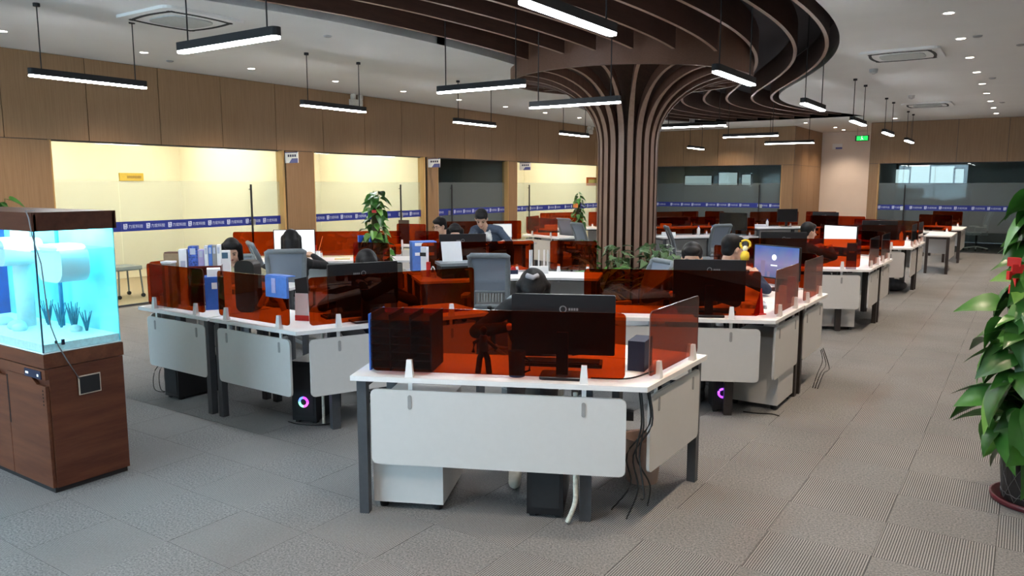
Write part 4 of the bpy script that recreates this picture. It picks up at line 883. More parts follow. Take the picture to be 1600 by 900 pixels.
# ================================================================== THINGS ON AND UNDER THE DESKS
def boxy(name, label, cat, c, size, ang, mt, group=None, extra=None, parent_part='body'):
    t = thing(name, label, cat, (c[0], c[1], c[2]), group)
    b = MB().box((c[0], c[1], c[2] + size[2] / 2), size, ang).build(parent_part, mt, t)
    if extra: extra(t, Vector(c), D(ang), D(ang + 90))
    return t
def pedestal(p, ang, label):
    t = thing('drawer_pedestal', label, 'cabinet', (p[0], p[1], 0), 'white drawer pedestals'); u, v = D(ang), D(ang + 90); c = Vector((p[0], p[1], 0))
    MB().box(c + UZ * 0.305, (0.38, 0.46, 0.53), ang).build('body', panel_white, t)
    for k, (za, zb) in enumerate(((0.045, 0.29), (0.295, 0.425), (0.43, 0.565))):
        d_ = MB().box(c + v * 0.24 + UZ * ((za + zb) / 2), (0.37, 0.018, zb - za - 0.004), ang).build('drawer', panel_white, t)
        MB().box(c + v * 0.252 + UZ * (zb - 0.03), (0.10, 0.008, 0.012), ang).build('handle', clip_grey, d_)
    for a in (-1, 1):
        for b in (-1, 1): MB().lathe([(0.022, 0), (0.025, 0.02), (0.022, 0.04)], c + u * (0.15 * a) + v * (0.18 * b), 10).build('caster', matte_black, t)
def tower(p, ang, label, light=None, h=0.42, z=0.0, tw=0.19, td=0.40):
    t = thing('computer_tower', label, 'computer', (p[0], p[1], z), 'computer towers'); u, v = D(ang), D(ang + 90); c = Vector((p[0], p[1], z))
    MB().box(c + UZ * (h / 2 + 0.015), (tw, td, h - 0.01), ang).build('case', black, t)
    MB().box(c - v * (td / 2 + 0.002) + UZ * (h / 2 + 0.015), (tw * 0.8, 0.006, h * 0.8), ang).build('front_grille', matte_black, t)
    for a in (-1, 1):
        for b in (-1, 1): MB().box(c + u * (tw * 0.36 * a) + v * (td * 0.4 * b) + UZ * 0.0095, (0.03, 0.04, 0.019), ang).build('foot', matte_black, t)
    if light:
        b = MB(); n_ = 20; o = c - v * (td / 2 + 0.0065) + UZ * (h * 0.36)
        for j, (c1, nm) in enumerate(light):
            pts = [o + u * (0.032 * math.cos(PI * (j + i / 8) / len(light) * 2)) + UZ * (0.032 * math.sin(PI * (j + i / 8) / len(light) * 2)) for i in range(9)]
            MB().tube(pts, 0.009, 6).build('light_ring', emit('rgb_' + nm, c1, 1.6), t)
    return t
def cable(label, pts, r=0.004, mt=None, group='loose cables', name='cable', cat='cable'):
    P = [Vector(p) for p in pts]; out = []
    for i in range(len(P) - 1):
        p0, p1, p2, p3 = P[max(0, i - 1)], P[i], P[i + 1], P[min(len(P) - 1, i + 2)]
        for k in range(5):
            t = k / 5; out.append(0.5 * ((2 * p1) + (p2 - p0) * t + (2 * p0 - 5 * p1 + 4 * p2 - p3) * t * t + (3 * p1 - p0 - 3 * p2 + p3) * t ** 3))
    out.append(P[-1])
    return tag(MB().tube(out, r, 6).build(name, mt or cable_m, None, True), label, cat, group)
nF, uF = dF['nL'], dF['dL']
# -- nearest desk
p, u, n_ = place(dF, 'L', 1.24, 0.33); pedestal((p.x, p.y), 205 - 180, 'white drawer pedestal under the left end of the nearest desk')
p, u, n_ = place(dF, 'L', 0.51, 0.31); tower((p.x, p.y), 205 - 180, 'black computer tower under the nearest desk')
p, u, n_ = place(dF, 'S', 0.66, 0.30); bn = thing('waste_bin', 'round pinkish waste bin under the right wing of the nearest desk', 'bin', (p.x, p.y, 0)); MB().lathe([(0.09, 0.0), (0.115, 0.26), (0.12, 0.27), (0.108, 0.26), (0.085, 0.01)], (p.x, p.y, 0), 24, 0, False).build('bucket', M('bin_pink', (0.45, 0.32, 0.26), 0.5), bn, True); MB().lathe([(0.001, 0.004), (0.089, 0.004)], (p.x, p.y, 0), 24).build('bin_base', M('bin_pink', (0.45, 0.32, 0.26), 0.5), bn)
q = place(dF, 'L', 0.36, 0.06, 0.0)[0]; cable('cream cable sleeve hanging beside the corner leg of the nearest desk', [(q.x, q.y + 0.015, 0.69), (q.x + 0.005, q.y + 0.012, 0.45), (q.x + 0.01, q.y + 0.005, 0.25), (q.x + 0.012, q.y, 0.12), (q.x - 0.02, q.y - 0.02, 0.014)], 0.013, sleeve_m, 'cable sleeves', 'cable_sleeve', 'cable sleeve')
cA = Vector((-1.503, 3.405, 0))
for k, (d1, d2, zb) in enumerate([((0.02, 0.03), (-0.10, 0.05), 0.02), ((-0.01, 0.0), (0.01, -0.03), 0.18), ((0.0, 0.05), (-0.22, 0.12), 0.015), ((-0.03, 0.02), (-0.05, 0.2), 0.05)]):
    cable(['black cable looping down the corner gap of the nearest desk', 'second black cable tangled in the corner gap of the nearest desk', 'black cable trailing from the corner gap to the tower', 'black cable sagging behind the right modesty panel of the nearest desk'][k],
          [cA + Vector((d1[0], d1[1], 0.71)), cA + Vector((d1[0] + 0.02, d1[1] - 0.01, 0.55)), cA + Vector((-0.02 + d2[0] * 0.3, 0.01, 0.38)), cA + Vector((0.02 + d2[0] * 0.5, d2[1] * 0.6, 0.2)), cA + Vector((d2[0], d2[1], zb))], 0.0045)
MB_ps = boxy('power_strip', 'black power strip hanging in the corner gap of the nearest desk', 'power strip', (-1.635, 3.43, 0.55), (0.13, 0.045, 0.045), 25, black)
MB().box((-1.635, 3.43, 0.60), (0.10, 0.03, 0.01), 25).build('sockets', steel, MB_ps)
def rack(t, c, u, v):
    for k in range(6):
        for j in range(3):
            MB().box(c + u * (-0.10 + 0.10 * j) - v * 0.0 + UZ * (0.04 + 0.045 * k), (0.09, 0.24, 0.006), None if False else (u, v, UZ)).build('shelf', blue_p, t)
p, u, n_ = place(dF, 'L', 1.275, 0.24); fr_ = thing('file_rack', 'blue tiered file rack at the left end of the nearest desk', 'file rack', p)
for s in (-0.165, -0.055, 0.055, 0.165): MB().box(p + u * s + UZ * 0.155, (0.008, 0.25, 0.30), (u, n_, UZ)).build('upright', blue_p if s > 0.1 else navy, fr_)
for s in (-0.11, 0.0, 0.11):
    for k in range(7): MB().box(p + u * s + UZ * (0.02 + 0.042 * k), (0.10, 0.24, 0.006), (u, n_, UZ)).build('shelf', navy, fr_)
def scatter(d, wing, items):
    for lab, name, cat, s, ins, size, mt, rot in items:
        p, u, n_ = place(d, wing, s, ins); a = math.degrees(math.atan2(u.y, u.x)) + rot
        boxy(name, lab, cat, p, size, a, mt, None)
def keyboard(d, wing, s, ins, lab):
    p, u, n_ = place(d, wing, s, ins); t = thing('keyboard', lab, 'keyboard', p, 'black keyboards')
    MB().box(p + UZ * 0.010, (0.43, 0.14, 0.018), (u, n_, UZ)).build('case', black, t)
    for k in range(4): MB().box(p + n_ * (-0.045 + 0.03 * k) + UZ * 0.0215, (0.40, 0.022, 0.006), (u, n_, UZ)).build('key_row', matte_black, t)
keyboard(dF, 'L', 0.45, 0.42, 'black keyboard on the nearest desk'); keyboard(dAa, 'L', 0.55, 0.42, 'black keyboard on the middle front desk'); keyboard(dRa, 'L', 0.46, 0.335, 'black keyboard on the desk with the yellow toy')
scatter(dF, 'S', [('dark blue and white printed box near the corner of the nearest desk', 'printed_box', 'box', 0.36, 0.20, (0.18, 0.09, 0.16), navy, 10), ('sheet of white paper on the right wing of the nearest desk', 'paper_sheet', 'paper', 0.62, 0.40, (0.24, 0.21, 0.004), paper, 10)])
p, u, n_ = place(dF, 'L', 0.84, 0.16); fig = thing('figurine', 'small black standing figurine behind the nearest orange screen', 'figurine', p)
fb2 = MB(); fb2.tube([p + u * 0.03, p + u * 0.02 + UZ * 0.08, p + UZ * 0.13], 0.016, 8); fb2.tube([p - u * 0.03, p - u * 0.02 + UZ * 0.08, p + UZ * 0.13], 0.016, 8); fb2.tube([p + UZ * 0.12, p + UZ * 0.20], 0.03, 8, 0, 0.02); fb2.ell(p + UZ * 0.225, (0.02, 0.02, 0.025)); fb2.tube([p + UZ * 0.19, p + u * 0.05 + UZ * 0.16, p + u * 0.055 + UZ * 0.11], 0.010, 6); fb2.tube([p + UZ * 0.19, p - u * 0.05 + UZ * 0.15, p - u * 0.07 + UZ * 0.13], 0.010, 6); fb2.build('body', black, fig, True)
def mug(p, label, mt, r=0.038, h=0.10):
    t = thing('mug', label, 'mug', p, 'mugs and cups'); MB().lathe([(r * 0.9, 0), (r, h), (r * 0.9, h), (r * 0.85, 0.008), (0.001, 0.008)], p, 18, 0, False).build('cup', mt, t, True)
    MB().tube([p + Vector((r, 0, h * 0.8)), p + Vector((r * 1.7, 0, h * 0.7)), p + Vector((r * 1.7, 0, h * 0.3)), p + Vector((r, 0, h * 0.2))], 0.006, 6).build('handle', mt, t)
p, u, n_ = place(dF, 'L', 0.66, 0.13); mug(p, 'dark blue mug behind the nearest orange screen', navy, 0.045, 0.13)
p, u, n_ = place(dF, 'L', 0.28, 0.12); cable('black cable lying along the nearest desk edge', [(p.x, p.y, 0.756), (-1.62, 3.46, 0.756), (-1.58, 3.62, 0.756), (-1.57, 3.74, 0.756), (-1.61, 3.85, 0.756)], 0.004)
# -- left front desks
q = onz(270, 618, 0.0); tower((q.x + 0.09, q.y + 0.14), 0, 'black box shaped tower under the leftmost front desk', None, 0.30)
tb_ = (q.x, q.y + 0.1)
for k in range(3):
    a = Vector((q.x - 0.19, q.y + 0.01 + 0.025 * k, 0)); cable(['outermost thin black cable loop left of the black box', 'middle thin black cable loop left of the black box', 'inner thin black cable loop left of the black box'][k], [a + Vector((0.08, 0.05, 0.30)), a + Vector((-0.06 + 0.03 * k, 0, 0.18)), a + Vector((-0.04 + 0.05 * k, -0.03, 0.03)), a + Vector((0.06, 0.0, 0.006))], 0.0035)
q = onz(458, 660, 0.0); tower((q.x + 0.02, q.y + 0.22), 20, 'black tower with a rainbow ring light under the middle front desk', [((0.5, 0.05, 1.0), 'violet'), ((0.1, 0.2, 1.0), 'blue'), ((0.2, 1.0, 0.5), 'green'), ((0.9, 0.1, 0.8), 'magenta')], 0.45)
q = onz(506, 664, 0.0); cable('cream cable sleeve beside the leg of the middle front desk', [(q.x, q.y + 0.02, 0.70), (q.x - 0.02, q.y + 0.02, 0.4), (q.x - 0.01, q.y + 0.01, 0.2), (q.x, q.y, 0.012)], 0.011, sleeve_m, 'cable sleeves', 'cable_sleeve', 'cable sleeve')
q = onz(470, 655, 0.0); cable('black cord lying on the floor under the middle front desk', [(q.x - 0.02, q.y - 0.10, 0.006), (q.x + 0.10, q.y - 0.10, 0.006), (q.x + 0.24, q.y - 0.03, 0.006), (q.x + 0.3, q.y + 0.12, 0.006)], 0.004)
def bluefile(t, c, u, v):
    MB().box(c + UZ * 0.29, (0.10, 0.13, 0.06), (u, v, UZ)).build('papers', paper, t)
    MB().box(c - v * 0.081 + UZ * 0.19, (0.04, 0.002, 0.05), (u, v, UZ)).build('spine_label', paper, t)
p = onz(337, 486, 0.75); p = p + Vector((p.x, p.y, 0)).normalized() * 0.15; boxy('box_file', 'tall blue box file between the two left orange screens', 'box file', (p.x, p.y, 0.75), (0.14, 0.16, 0.26), 55, blue_p, 'blue box files', bluefile)
A0, A1 = Vector((-5.93, 3.42, 0)), Vector((-4.01, 3.39, 0))
q = Vector((-4.18, 3.385, 0.99)); fo = thing('hanging_folder', 'light blue folder hung over the left orange screen edge', 'folder', q)
MB().box(q + Vector((0, 0.006, 0.05)), (0.22, 0.018, 0.14), -1).build('cover', blue_l, fo); MB().box(q + Vector((-0.02, -0.0055, 0.06)), (0.04, 0.004, 0.10), -1).build('pale_label', M('lilac', (0.45, 0.42, 0.70), 0.6), fo); MB().box(q + Vector((0.0, 0.04, 0.125)), (0.22, 0.07, 0.008), -1).build('top_flap', blue_l, fo)
q = onz(464, 504, 0.75); cal_ = thing('desk_calendar', 'white tent calendar with red foot and black back at the desk corner', 'calendar', q)
uu, vv = D(20), D(110); qq = Vector((q.x, q.y, 0.75)) + vv * 0.08
MB().slab([(-0.055, 0), (0.055, 0), (0.05, 0.20), (-0.05, 0.20)], qq, uu, UZ, vv, -0.006, 0).build('page', paper, cal_); MB().slab([(-0.056, 0), (0.056, 0), (0.055, 0.04), (-0.055, 0.04)], qq - vv * 0.0075, uu, UZ, vv, 0, 0.0015).build('red_foot', red_p, cal_)
MB().slab([(-0.05, 0.20), (0.05, 0.20), (0.04, 0.32), (-0.055, 0.30)], qq + vv * 0.01, uu, UZ, vv, -0.006, 0.02).build('black_back', matte_black, cal_)
# books and boxes on the leftmost desk
def at_desk(px, dist, z=0.75): q = atd(px, 420, dist); return Vector((q.x, q.y, z))
p = at_desk(272, 6.90); boxy('cardboard_box', 'brown cardboard box standing among the books on the leftmost desk', 'box', p, (0.12, 0.10, 0.42), 35, cardboard, None, lambda t, c, u, v: MB().box(c + UZ * 0.425, (0.11, 0.09, 0.01), (u, v, UZ)).build('dark_top', M('brown_tape', (0.12, 0.05, 0.03), 0.6), t))
p = at_desk(264, 6.66); boxy('paper_stack', 'grey stack of catalogues leaning in front of the cardboard box', 'paper', p, (0.08, 0.07, 0.36), 25, M('grey_paper', (0.35, 0.36, 0.34), 0.8), None, lambda t, c, u, v: (MB().box(c + UZ * 0.368, (0.09, 0.08, 0.014), (u, v, UZ)).build('lid', paper, t), MB().box(c - v * 0.036 + UZ * 0.18, (0.03, 0.002, 0.32), (u, v, UZ)).build('white_spine', paper, t)))
p = Vector((-5.555, 3.80, 0.75)); shp = p.copy(); sh_ = thing('desk_shelf', 'red brown two tier desktop shelf carrying folders on the leftmost desk', 'shelf', p); uu, vv = D(50), D(140); redb = M('red_brown', (0.16, 0.022, 0.012), 0.3)
for z in (0.008, 0.165, 0.318): MB().box(p + UZ * z, (0.25, 0.13, 0.012), (uu, vv, UZ)).build('board', redb, sh_)
for k in (-0.119, 0.119): MB().box(p + uu * k + UZ * 0.163, (0.012, 0.13, 0.298), (uu, vv, UZ)).build('side_board', redb, sh_)
MB().box(p + vv * 0.059 + UZ * 0.163, (0.226, 0.010, 0.296), (uu, vv, UZ)).build('back_board', redb, sh_)
def folder(p, w2, dp, h, mt, lab): boxy('folder', lab, 'folder', p, (w2, dp, h), 50, mt, 'folders standing on the leftmost desk', lambda t, c, u, v: MB().box(c - v * (dp / 2 + 0.001) + UZ * (h * 0.75), (w2 * 0.6, 0.002, 0.05), (u, v, UZ)).build('spine_label', M('spine', (0.5, 0.55, 0.68), 0.7), t))
folder(shp - uu * 0.165 - vv * 0.0, 0.06, 0.10, 0.46, paper, 'tall white box file standing left of the red brown shelf')
so = -0.122
for w2, h, mt, lab in ((0.07, 0.16, M('blue_pattern', (0.06, 0.12, 0.45), 0.6, var=0.6, scale=60), 'blue patterned box file on the red brown shelf'), (0.045, 0.13, M('lilac2', (0.42, 0.38, 0.66), 0.6), 'pale lilac folder on the red brown shelf'), (0.028, 0.16, paper, 'white folder next to the lilac one'), (0.028, 0.165, blue_l, 'light blue slim folder on the red brown shelf'), (0.03, 0.165, clip_grey, 'grey slim folder on the red brown shelf'), (0.028, 0.165, paper, 'last white folder on the red brown shelf')):
    folder(shp + uu * (so + w2 / 2) + UZ * 0.3245, w2, 0.12, h, mt, lab); so += w2 + 0.003
p = at_desk(346, 7.0); boxy('tissue_box', 'white and teal box behind the folders by the reading person', 'box', p, (0.15, 0.08, 0.42), 50, paper, None, lambda t, c, u, v: MB().box(c - v * 0.041 + UZ * 0.38, (0.12, 0.002, 0.05), (u, v, UZ)).build('teal_print', M('teal', (0.06, 0.14, 0.22), 0.6), t))
p = at_desk(384, 6.2); bag = thing('handbag', 'dark brown handbag with cream handle on the left front desk', 'bag', (p.x, p.y, 0.75))
bb = MB(); c = Vector((p.x, p.y, 0.75)); uu, vv = D(25), D(115)
bb.slab(rrect(0.16, 0.40, 0.05, 4, -0.095, 0), c, uu, UZ, vv, 0, 0.12); bb.build('body', M('dark_leather', (0.022, 0.015, 0.013), 0.45), bag, False)
MB().tube([c + uu * 0.10 + UZ * 0.05, c + uu * 0.15 + UZ * 0.14, c + uu * 0.20 + UZ * 0.155, c + uu * 0.27 + UZ * 0.10, c + uu * 0.30 + UZ * 0.02], 0.022, 8).build('handle', M('cream_strap', (0.55, 0.48, 0.36), 0.8), bag, True)
# -- desk with the bright monitor
p = onz(578, 404, 0.75); bf = thing('file_organizer', 'bright blue four slot file organizer beside the bright monitor', 'file organizer', p)
uu, vv = D(45), D(135); c = Vector((p.x, p.y, 0.75)) + vv * 0.14
MB().box(c + UZ * 0.07 - vv * 0.10, (0.30, 0.01, 0.14), (uu, vv, UZ)).build('front', blue_l, bf); MB().box(c + UZ * 0.005, (0.30, 0.21, 0.01), (uu, vv, UZ)).build('base', blue_l, bf); MB().box(c + UZ * 0.15 + vv * 0.10, (0.30, 0.01, 0.30), (uu, vv, UZ)).build('back', blue_p, bf)
for k in range(5): MB().slab([(0, 0), (0.2, 0), (0.2, 0.30), (0.12, 0.30), (0, 0.14)], c + uu * (-0.15 + 0.075 * k) - vv * 0.10 + UZ * 0.0, vv, UZ, uu, -0.004, 0.004).build('divider', blue_l, bf)
p = onz(496, 404, 0.75); pc = thing('pencil_cup', 'white pencil cup beside the bright monitor', 'pencil cup', p); MB().lathe([(0.035, 0), (0.04, 0.10), (0.036, 0.10), (0.033, 0.01), (0.001, 0.01)], (p.x, p.y, 0.75), 14, 0, False).build('cup', white_p, pc, True)
MB().tube([(p.x, p.y, 0.78), (p.x + 0.06, p.y + 0.05, 1.05)], 0.005, 5).build('pointer', M('orange_stick', (0.6, 0.16, 0.04), 0.5), pc); MB().tube([(p.x - 0.01, p.y, 0.78), (p.x - 0.02, p.y, 0.93)], 0.006, 5).build('pen', red_p, pc)
p = onz(535, 405, 0.75); boxy('notepad', 'yellow and white notepad on the desk beside the file organizer', 'notepad', p, (0.20, 0.14, 0.012), 45, M('note_yellow', (0.7, 0.6, 0.3), 0.7))
# -- printer and router desk
p = onz(712, 434, 0.75); pr = thing('printer', 'black desktop printer with white paper in its feeder', 'printer', p)
p = place(dM, 'L', 1.02, 0.26)[0]; uu, vv = D(50), D(140); c = Vector((p.x, p.y, 0.75))
MB().box(c + UZ * 0.065, (0.44, 0.30, 0.13), (uu, vv, UZ)).build('body', black, pr); MB().box(c + UZ * 0.145, (0.47, 0.33, 0.03), (uu, vv, UZ)).build('scanner_lid', chair_grey, pr); MB().box(c - vv * 0.152 + UZ * 0.09 + uu * 0.05, (0.05, 0.004, 0.012), (uu, vv, UZ)).build('maker_badge', clip_grey, pr)
MB().slab([(-0.11, 0), (0.11, 0), (0.10, 0.22), (-0.12, 0.22)], c + vv * 0.06 + UZ * 0.155 - uu * 0.06, uu, (UZ + vv * 0.2).normalized(), vv, 0, 0.004).build('paper', paper, pr)
p = onz(843, 428, 0.75); ro_ = thing('router', 'white wireless router with five upright antennas', 'router', p)
uu, vv = D(38), D(128); c = Vector((p.x, p.y, 0.75)) + vv * 0.05
MB().box(c + UZ * 0.04, (0.21, 0.06, 0.08), (uu, vv, UZ), 0, 0.95).build('body', white_p, ro_)
for s in (-0.10, -0.078, 0.0, 0.06, 0.10): MB().box(c + uu * s + vv * 0.035 + UZ * 0.15, (0.016, 0.010, 0.22), (uu, vv, UZ)).build('antenna', white_p, ro_)
p = onz(802, 428, 0.75); boxy('tape_dispenser', 'small navy tape dispenser on the router desk', 'tape dispenser', p, (0.10, 0.06, 0.045), 40, navy, None, lambda t, c, u, v: MB().tube([c + v * 0.02 + UZ * 0.05, c - v * 0.02 + UZ * 0.05], 0.03, 14).build('tape_roll', red_p, t))
p = onz(664, 432, 0.75); cl2 = thing('desk_calendar', 'white cardboard stand with red side left of the printer', 'calendar', p); c = Vector((p.x, p.y, 0.75)); MB().box(c + UZ * 0.16, (0.07, 0.05, 0.32), 10).build('stand', paper, cl2); MB().box(c + Vector((0.05, 0, 0.08)), (0.03, 0.04, 0.16), 10).build('red_side', red_p, cl2); MB().box(c + Vector((-0.0, -0.028, 0.24)), (0.072, 0.006, 0.04), 10).build('black_band', matte_black, cl2)
cable('white cable arching beside the printer', [(p.x + 0.085, p.y - 0.03, 0.757), (p.x + 0.11, p.y - 0.01, 0.86), (p.x + 0.15, p.y - 0.02, 0.84), (p.x + 0.19, p.y - 0.05, 0.757)], 0.006, white_p)
p = place(dK, 'L', 0.3, 0.22)[0]; boxy('paper_stack', 'white paper stack behind the black monitor of the middle desk', 'paper', (p.x, p.y, 0.75), (0.26, 0.2, 0.03), 20, paper)
p = place(dN, 'L', 0.18, 0.32)[0]; bx2 = boxy('document_box', 'blue and white document boxes left of the leaning person', 'box', p, (0.28, 0.2, 0.34), 50, blue_l, None, lambda t, c, u, v: [MB().box(c - v * 0.101 + UZ * z, (0.22, 0.003, 0.035), (u, v, UZ)).build('white_label', paper, t) for z in (0.20, 0.31)])
p = onz(640, 381, 0.77); boxy('tablet_stand', 'dark tablet standing behind the red screen by the pole plant', 'tablet', (p.x - 0.25, p.y + 0.15, 0.75), (0.20, 0.02, 0.40), 10, M('dark_brown', (0.06, 0.035, 0.02), 0.5), None, lambda t, c, u, v: MB().box(c + v * 0.05 + UZ * 0.1, (0.1, 0.08, 0.2), (u, v, UZ)).build('stand', black, t))
# -- right aisle desks
p, u, n_ = place(dRa, 'L', 0.25, 0.20, 1.17); q = atd(1163, 413, (Vector((p.x, p.y))).length); ty = thing('toy', 'yellow ring topped toy perched on the black monitor', 'toy', (p.x, p.y, 1.165)); c = Vector((q.x, q.y, 1.172)) + n_ * -0.012
c.z = 1.172
MB().lathe([(0.03, 0), (0.034, 0.03), (0.028, 0.055), (0.01, 0.07)], c, 14).build('body', yellow_p, ty, True); MB().ell(c + UZ * 0.085, (0.022, 0.022, 0.022)).build('head', M('cream_toy', (0.8, 0.72, 0.5), 0.6), ty, True)
MB().tube([c + u * (0.035 * math.cos(PI * 2 * i / 16)) + UZ * (0.115 + 0.032 * math.sin(PI * 2 * i / 16)) for i in range(17)], 0.009, 6).build('ring', yellow_p, ty, True)
p = place(dRa, 'L', 0.33, 0.315)[0]; tower((p.x, p.y), 26, 'black tower with a violet light under the desk with the yellow toy', [((0.35, 0.08, 1.0), 'violet2'), ((0.3, 0.05, 0.9), 'violet3')], 0.42, 0.0, 0.15, 0.27)
p, u, n_ = place(dRa, 'S', 0.508, 0.225); pedestal((p.x, p.y), 0, 'white drawer pedestal behind the aisle panels of the desk with the yellow toy')
p, u, n_ = place(dR2a, 'L', 0.28, 0.42); pedestal((p.x, p.y), 26, 'white drawer pedestal under the second aisle row desk')
p, u, n_ = place(dR2a, 'S', 0.03, 0.22); boxy('carton', 'tall blue and white carton on the corner of the second aisle row desk', 'box', p, (0.11, 0.11, 0.30), 10, blue_l, None, lambda t, c, u, v: (MB().box(c - v * 0.0555 + UZ * 0.05, (0.10, 0.002, 0.09), (u, v, UZ)).build('white_base', paper, t), MB().box(c - v * 0.0555 + UZ * 0.2, (0.06, 0.002, 0.02), (u, v, UZ)).build('print_line', paper, t)))
p, u, n_ = place(dRa, 'S', 0.20, 0.08); rc = thing('red_pennant', 'red triangular sign inside the corner screen by the login monitor', 'sign', p); MB().slab([(-0.05, 0), (0.05, 0), (0.02, 0.20)], p + n_ * 0.1, D(60), UZ, D(150), 0, 0.01).build('card', red_p, rc); MB().box(p + n_ * 0.1 + UZ * 0.004, (0.10, 0.05, 0.008), 60).build('foot', red_p, rc)
scatter(dRa, 'S', [('stack of magazines and papers below the login monitor', 'magazine', 'magazine', 0.58, 0.34, (0.26, 0.20, 0.03), M('magazine', (0.45, 0.5, 0.65), 0.5, var=0.7, scale=25), 20), ('white paper roll beside the pair of aisle screens', 'paper_roll', 'paper', 0.78, 0.16, (0.05, 0.05, 0.16), paper, 0)])
scatter(dRb, 'S', [('red white bottle shaped carton between the aisle screens', 'carton', 'box', 0.74, 0.14, (0.06, 0.06, 0.22), red_p, 0)])
q = onz(1262, 605, 0.0)
for k in range(3): cable(['uppermost black cable loop hanging behind the far aisle panel', 'middle black cable loop hanging behind the far aisle panel', 'lowest black cable loop hanging behind the far aisle panel'][k], [(-1.415, 6.95 + 0.05 * k, 0.30), (-1.40 + 0.02 * k, 6.98 + 0.05 * k, 0.20 - 0.04 * k), (-1.40 + 0.02 * k, 6.80 + 0.03 * k, 0.12), (-1.42 + 0.02 * k, 6.74, 0.006)], 0.0035)
q = onz(1215, 640, 0.0); cable('black cable end on the carpet beside the aisle pedestal', [(q.x - 0.20, q.y - 0.22, 0.006), (q.x - 0.10, q.y - 0.20, 0.006), (q.x, q.y - 0.16, 0.006), (q.x + 0.06, q.y - 0.18, 0.006)], 0.004)
q = onz(1400, 460, 0.0); bgp = thing('bin_bag', 'dark grey rubbish bag under the third aisle row desk', 'bag', (q.x, q.y, 0))
b = MB(); b.ell((q.x - 0.12, q.y + 0.45, 0.10), (0.22, 0.16, 0.10), None, 16); b.ell((q.x - 0.2, q.y + 0.5, 0.2), (0.10, 0.08, 0.10), None, 12); b.build('bag', M('bag_grey', (0.05, 0.055, 0.065), 0.6, var=0.3, scale=18), bgp, True)
for d, lab in ((dR2b, 'books'), (dR3b, 'boxes'), (dM3, 'cups'), (dQ3, 'papers'), (dD2, 'papers2'), (dB, 'notes')):
    p, u, n_ = place(d, 'L', 1.22, 0.22)
    boxy('paper_stack', {'books': 'papers on the desk with the blank white aisle screen', 'boxes': 'papers on the far third aisle row desk', 'cups': 'papers on the far desk by the corridor', 'papers': 'papers on the far desk under the middle dark glass', 'papers2': 'papers on the desk with two grey chairs', 'notes': 'papers on the long desk right of the column'}[lab], 'paper', p, (0.26, 0.2, 0.02 + 0.01 * len(lab)), 20, paper, 'paper stacks')
for d, s, lab in ((dB, 0.55, 'left white bottle on the long desk right of the column'), (dB, 0.25, 'right white bottle on the long desk right of the column'), (dR3b, 0.35, 'white bottle on the third aisle row far desk'), (dM3, 1.0, 'white bottle on the far desk before the corridor')):
    p, u, n_ = place(d, 'L', s, 0.16); t = thing('bottle', lab, 'bottle', p, 'white bottles'); MB().lathe([(0.03, 0), (0.032, 0.12), (0.014, 0.15), (0.014, 0.17)], p, 12).build('body', white_p, t, True); MB().lathe([(0.016, 0.165), (0.016, 0.185)], p, 10).build('cap', blue_p, t)
# -- stool by the left offices and a chair behind the aisle glass
q = onz(206, 466, 0.0); st = thing('stool', 'grey wheeled stool behind the aquarium by the lit glass', 'stool', (q.x - 0.2, q.y, 0)); c = Vector((q.x - 0.2, q.y, 0))
MB().slab(rrect(0.44, 0.42, 0.06, 3, -0.22, -0.21), c + UZ * 0.43, UX, UY, UZ, 0, 0.06).build('seat', chair_grey, st)
for a in (-1, 1):
    for b in (-1, 1):
        lg = MB().tube([c + Vector((a * 0.18, b * 0.17, 0.43)), c + Vector((a * 0.20, b * 0.19, 0.06))], 0.013, 8).build('leg', chair_grey, st); MB().tube([c + Vector((a * 0.20 - 0.015, b * 0.19, 0.031)), c + Vector((a * 0.20 + 0.015, b * 0.19, 0.031))], 0.03, 10).build('caster', matte_black, lg)
q = onz(1525, 386, 0.0); q.y = 23.9; q = ony(1525, 380, 23.9); chair((q.x, 23.9), 200, 'office chair standing behind the aisle end glass')
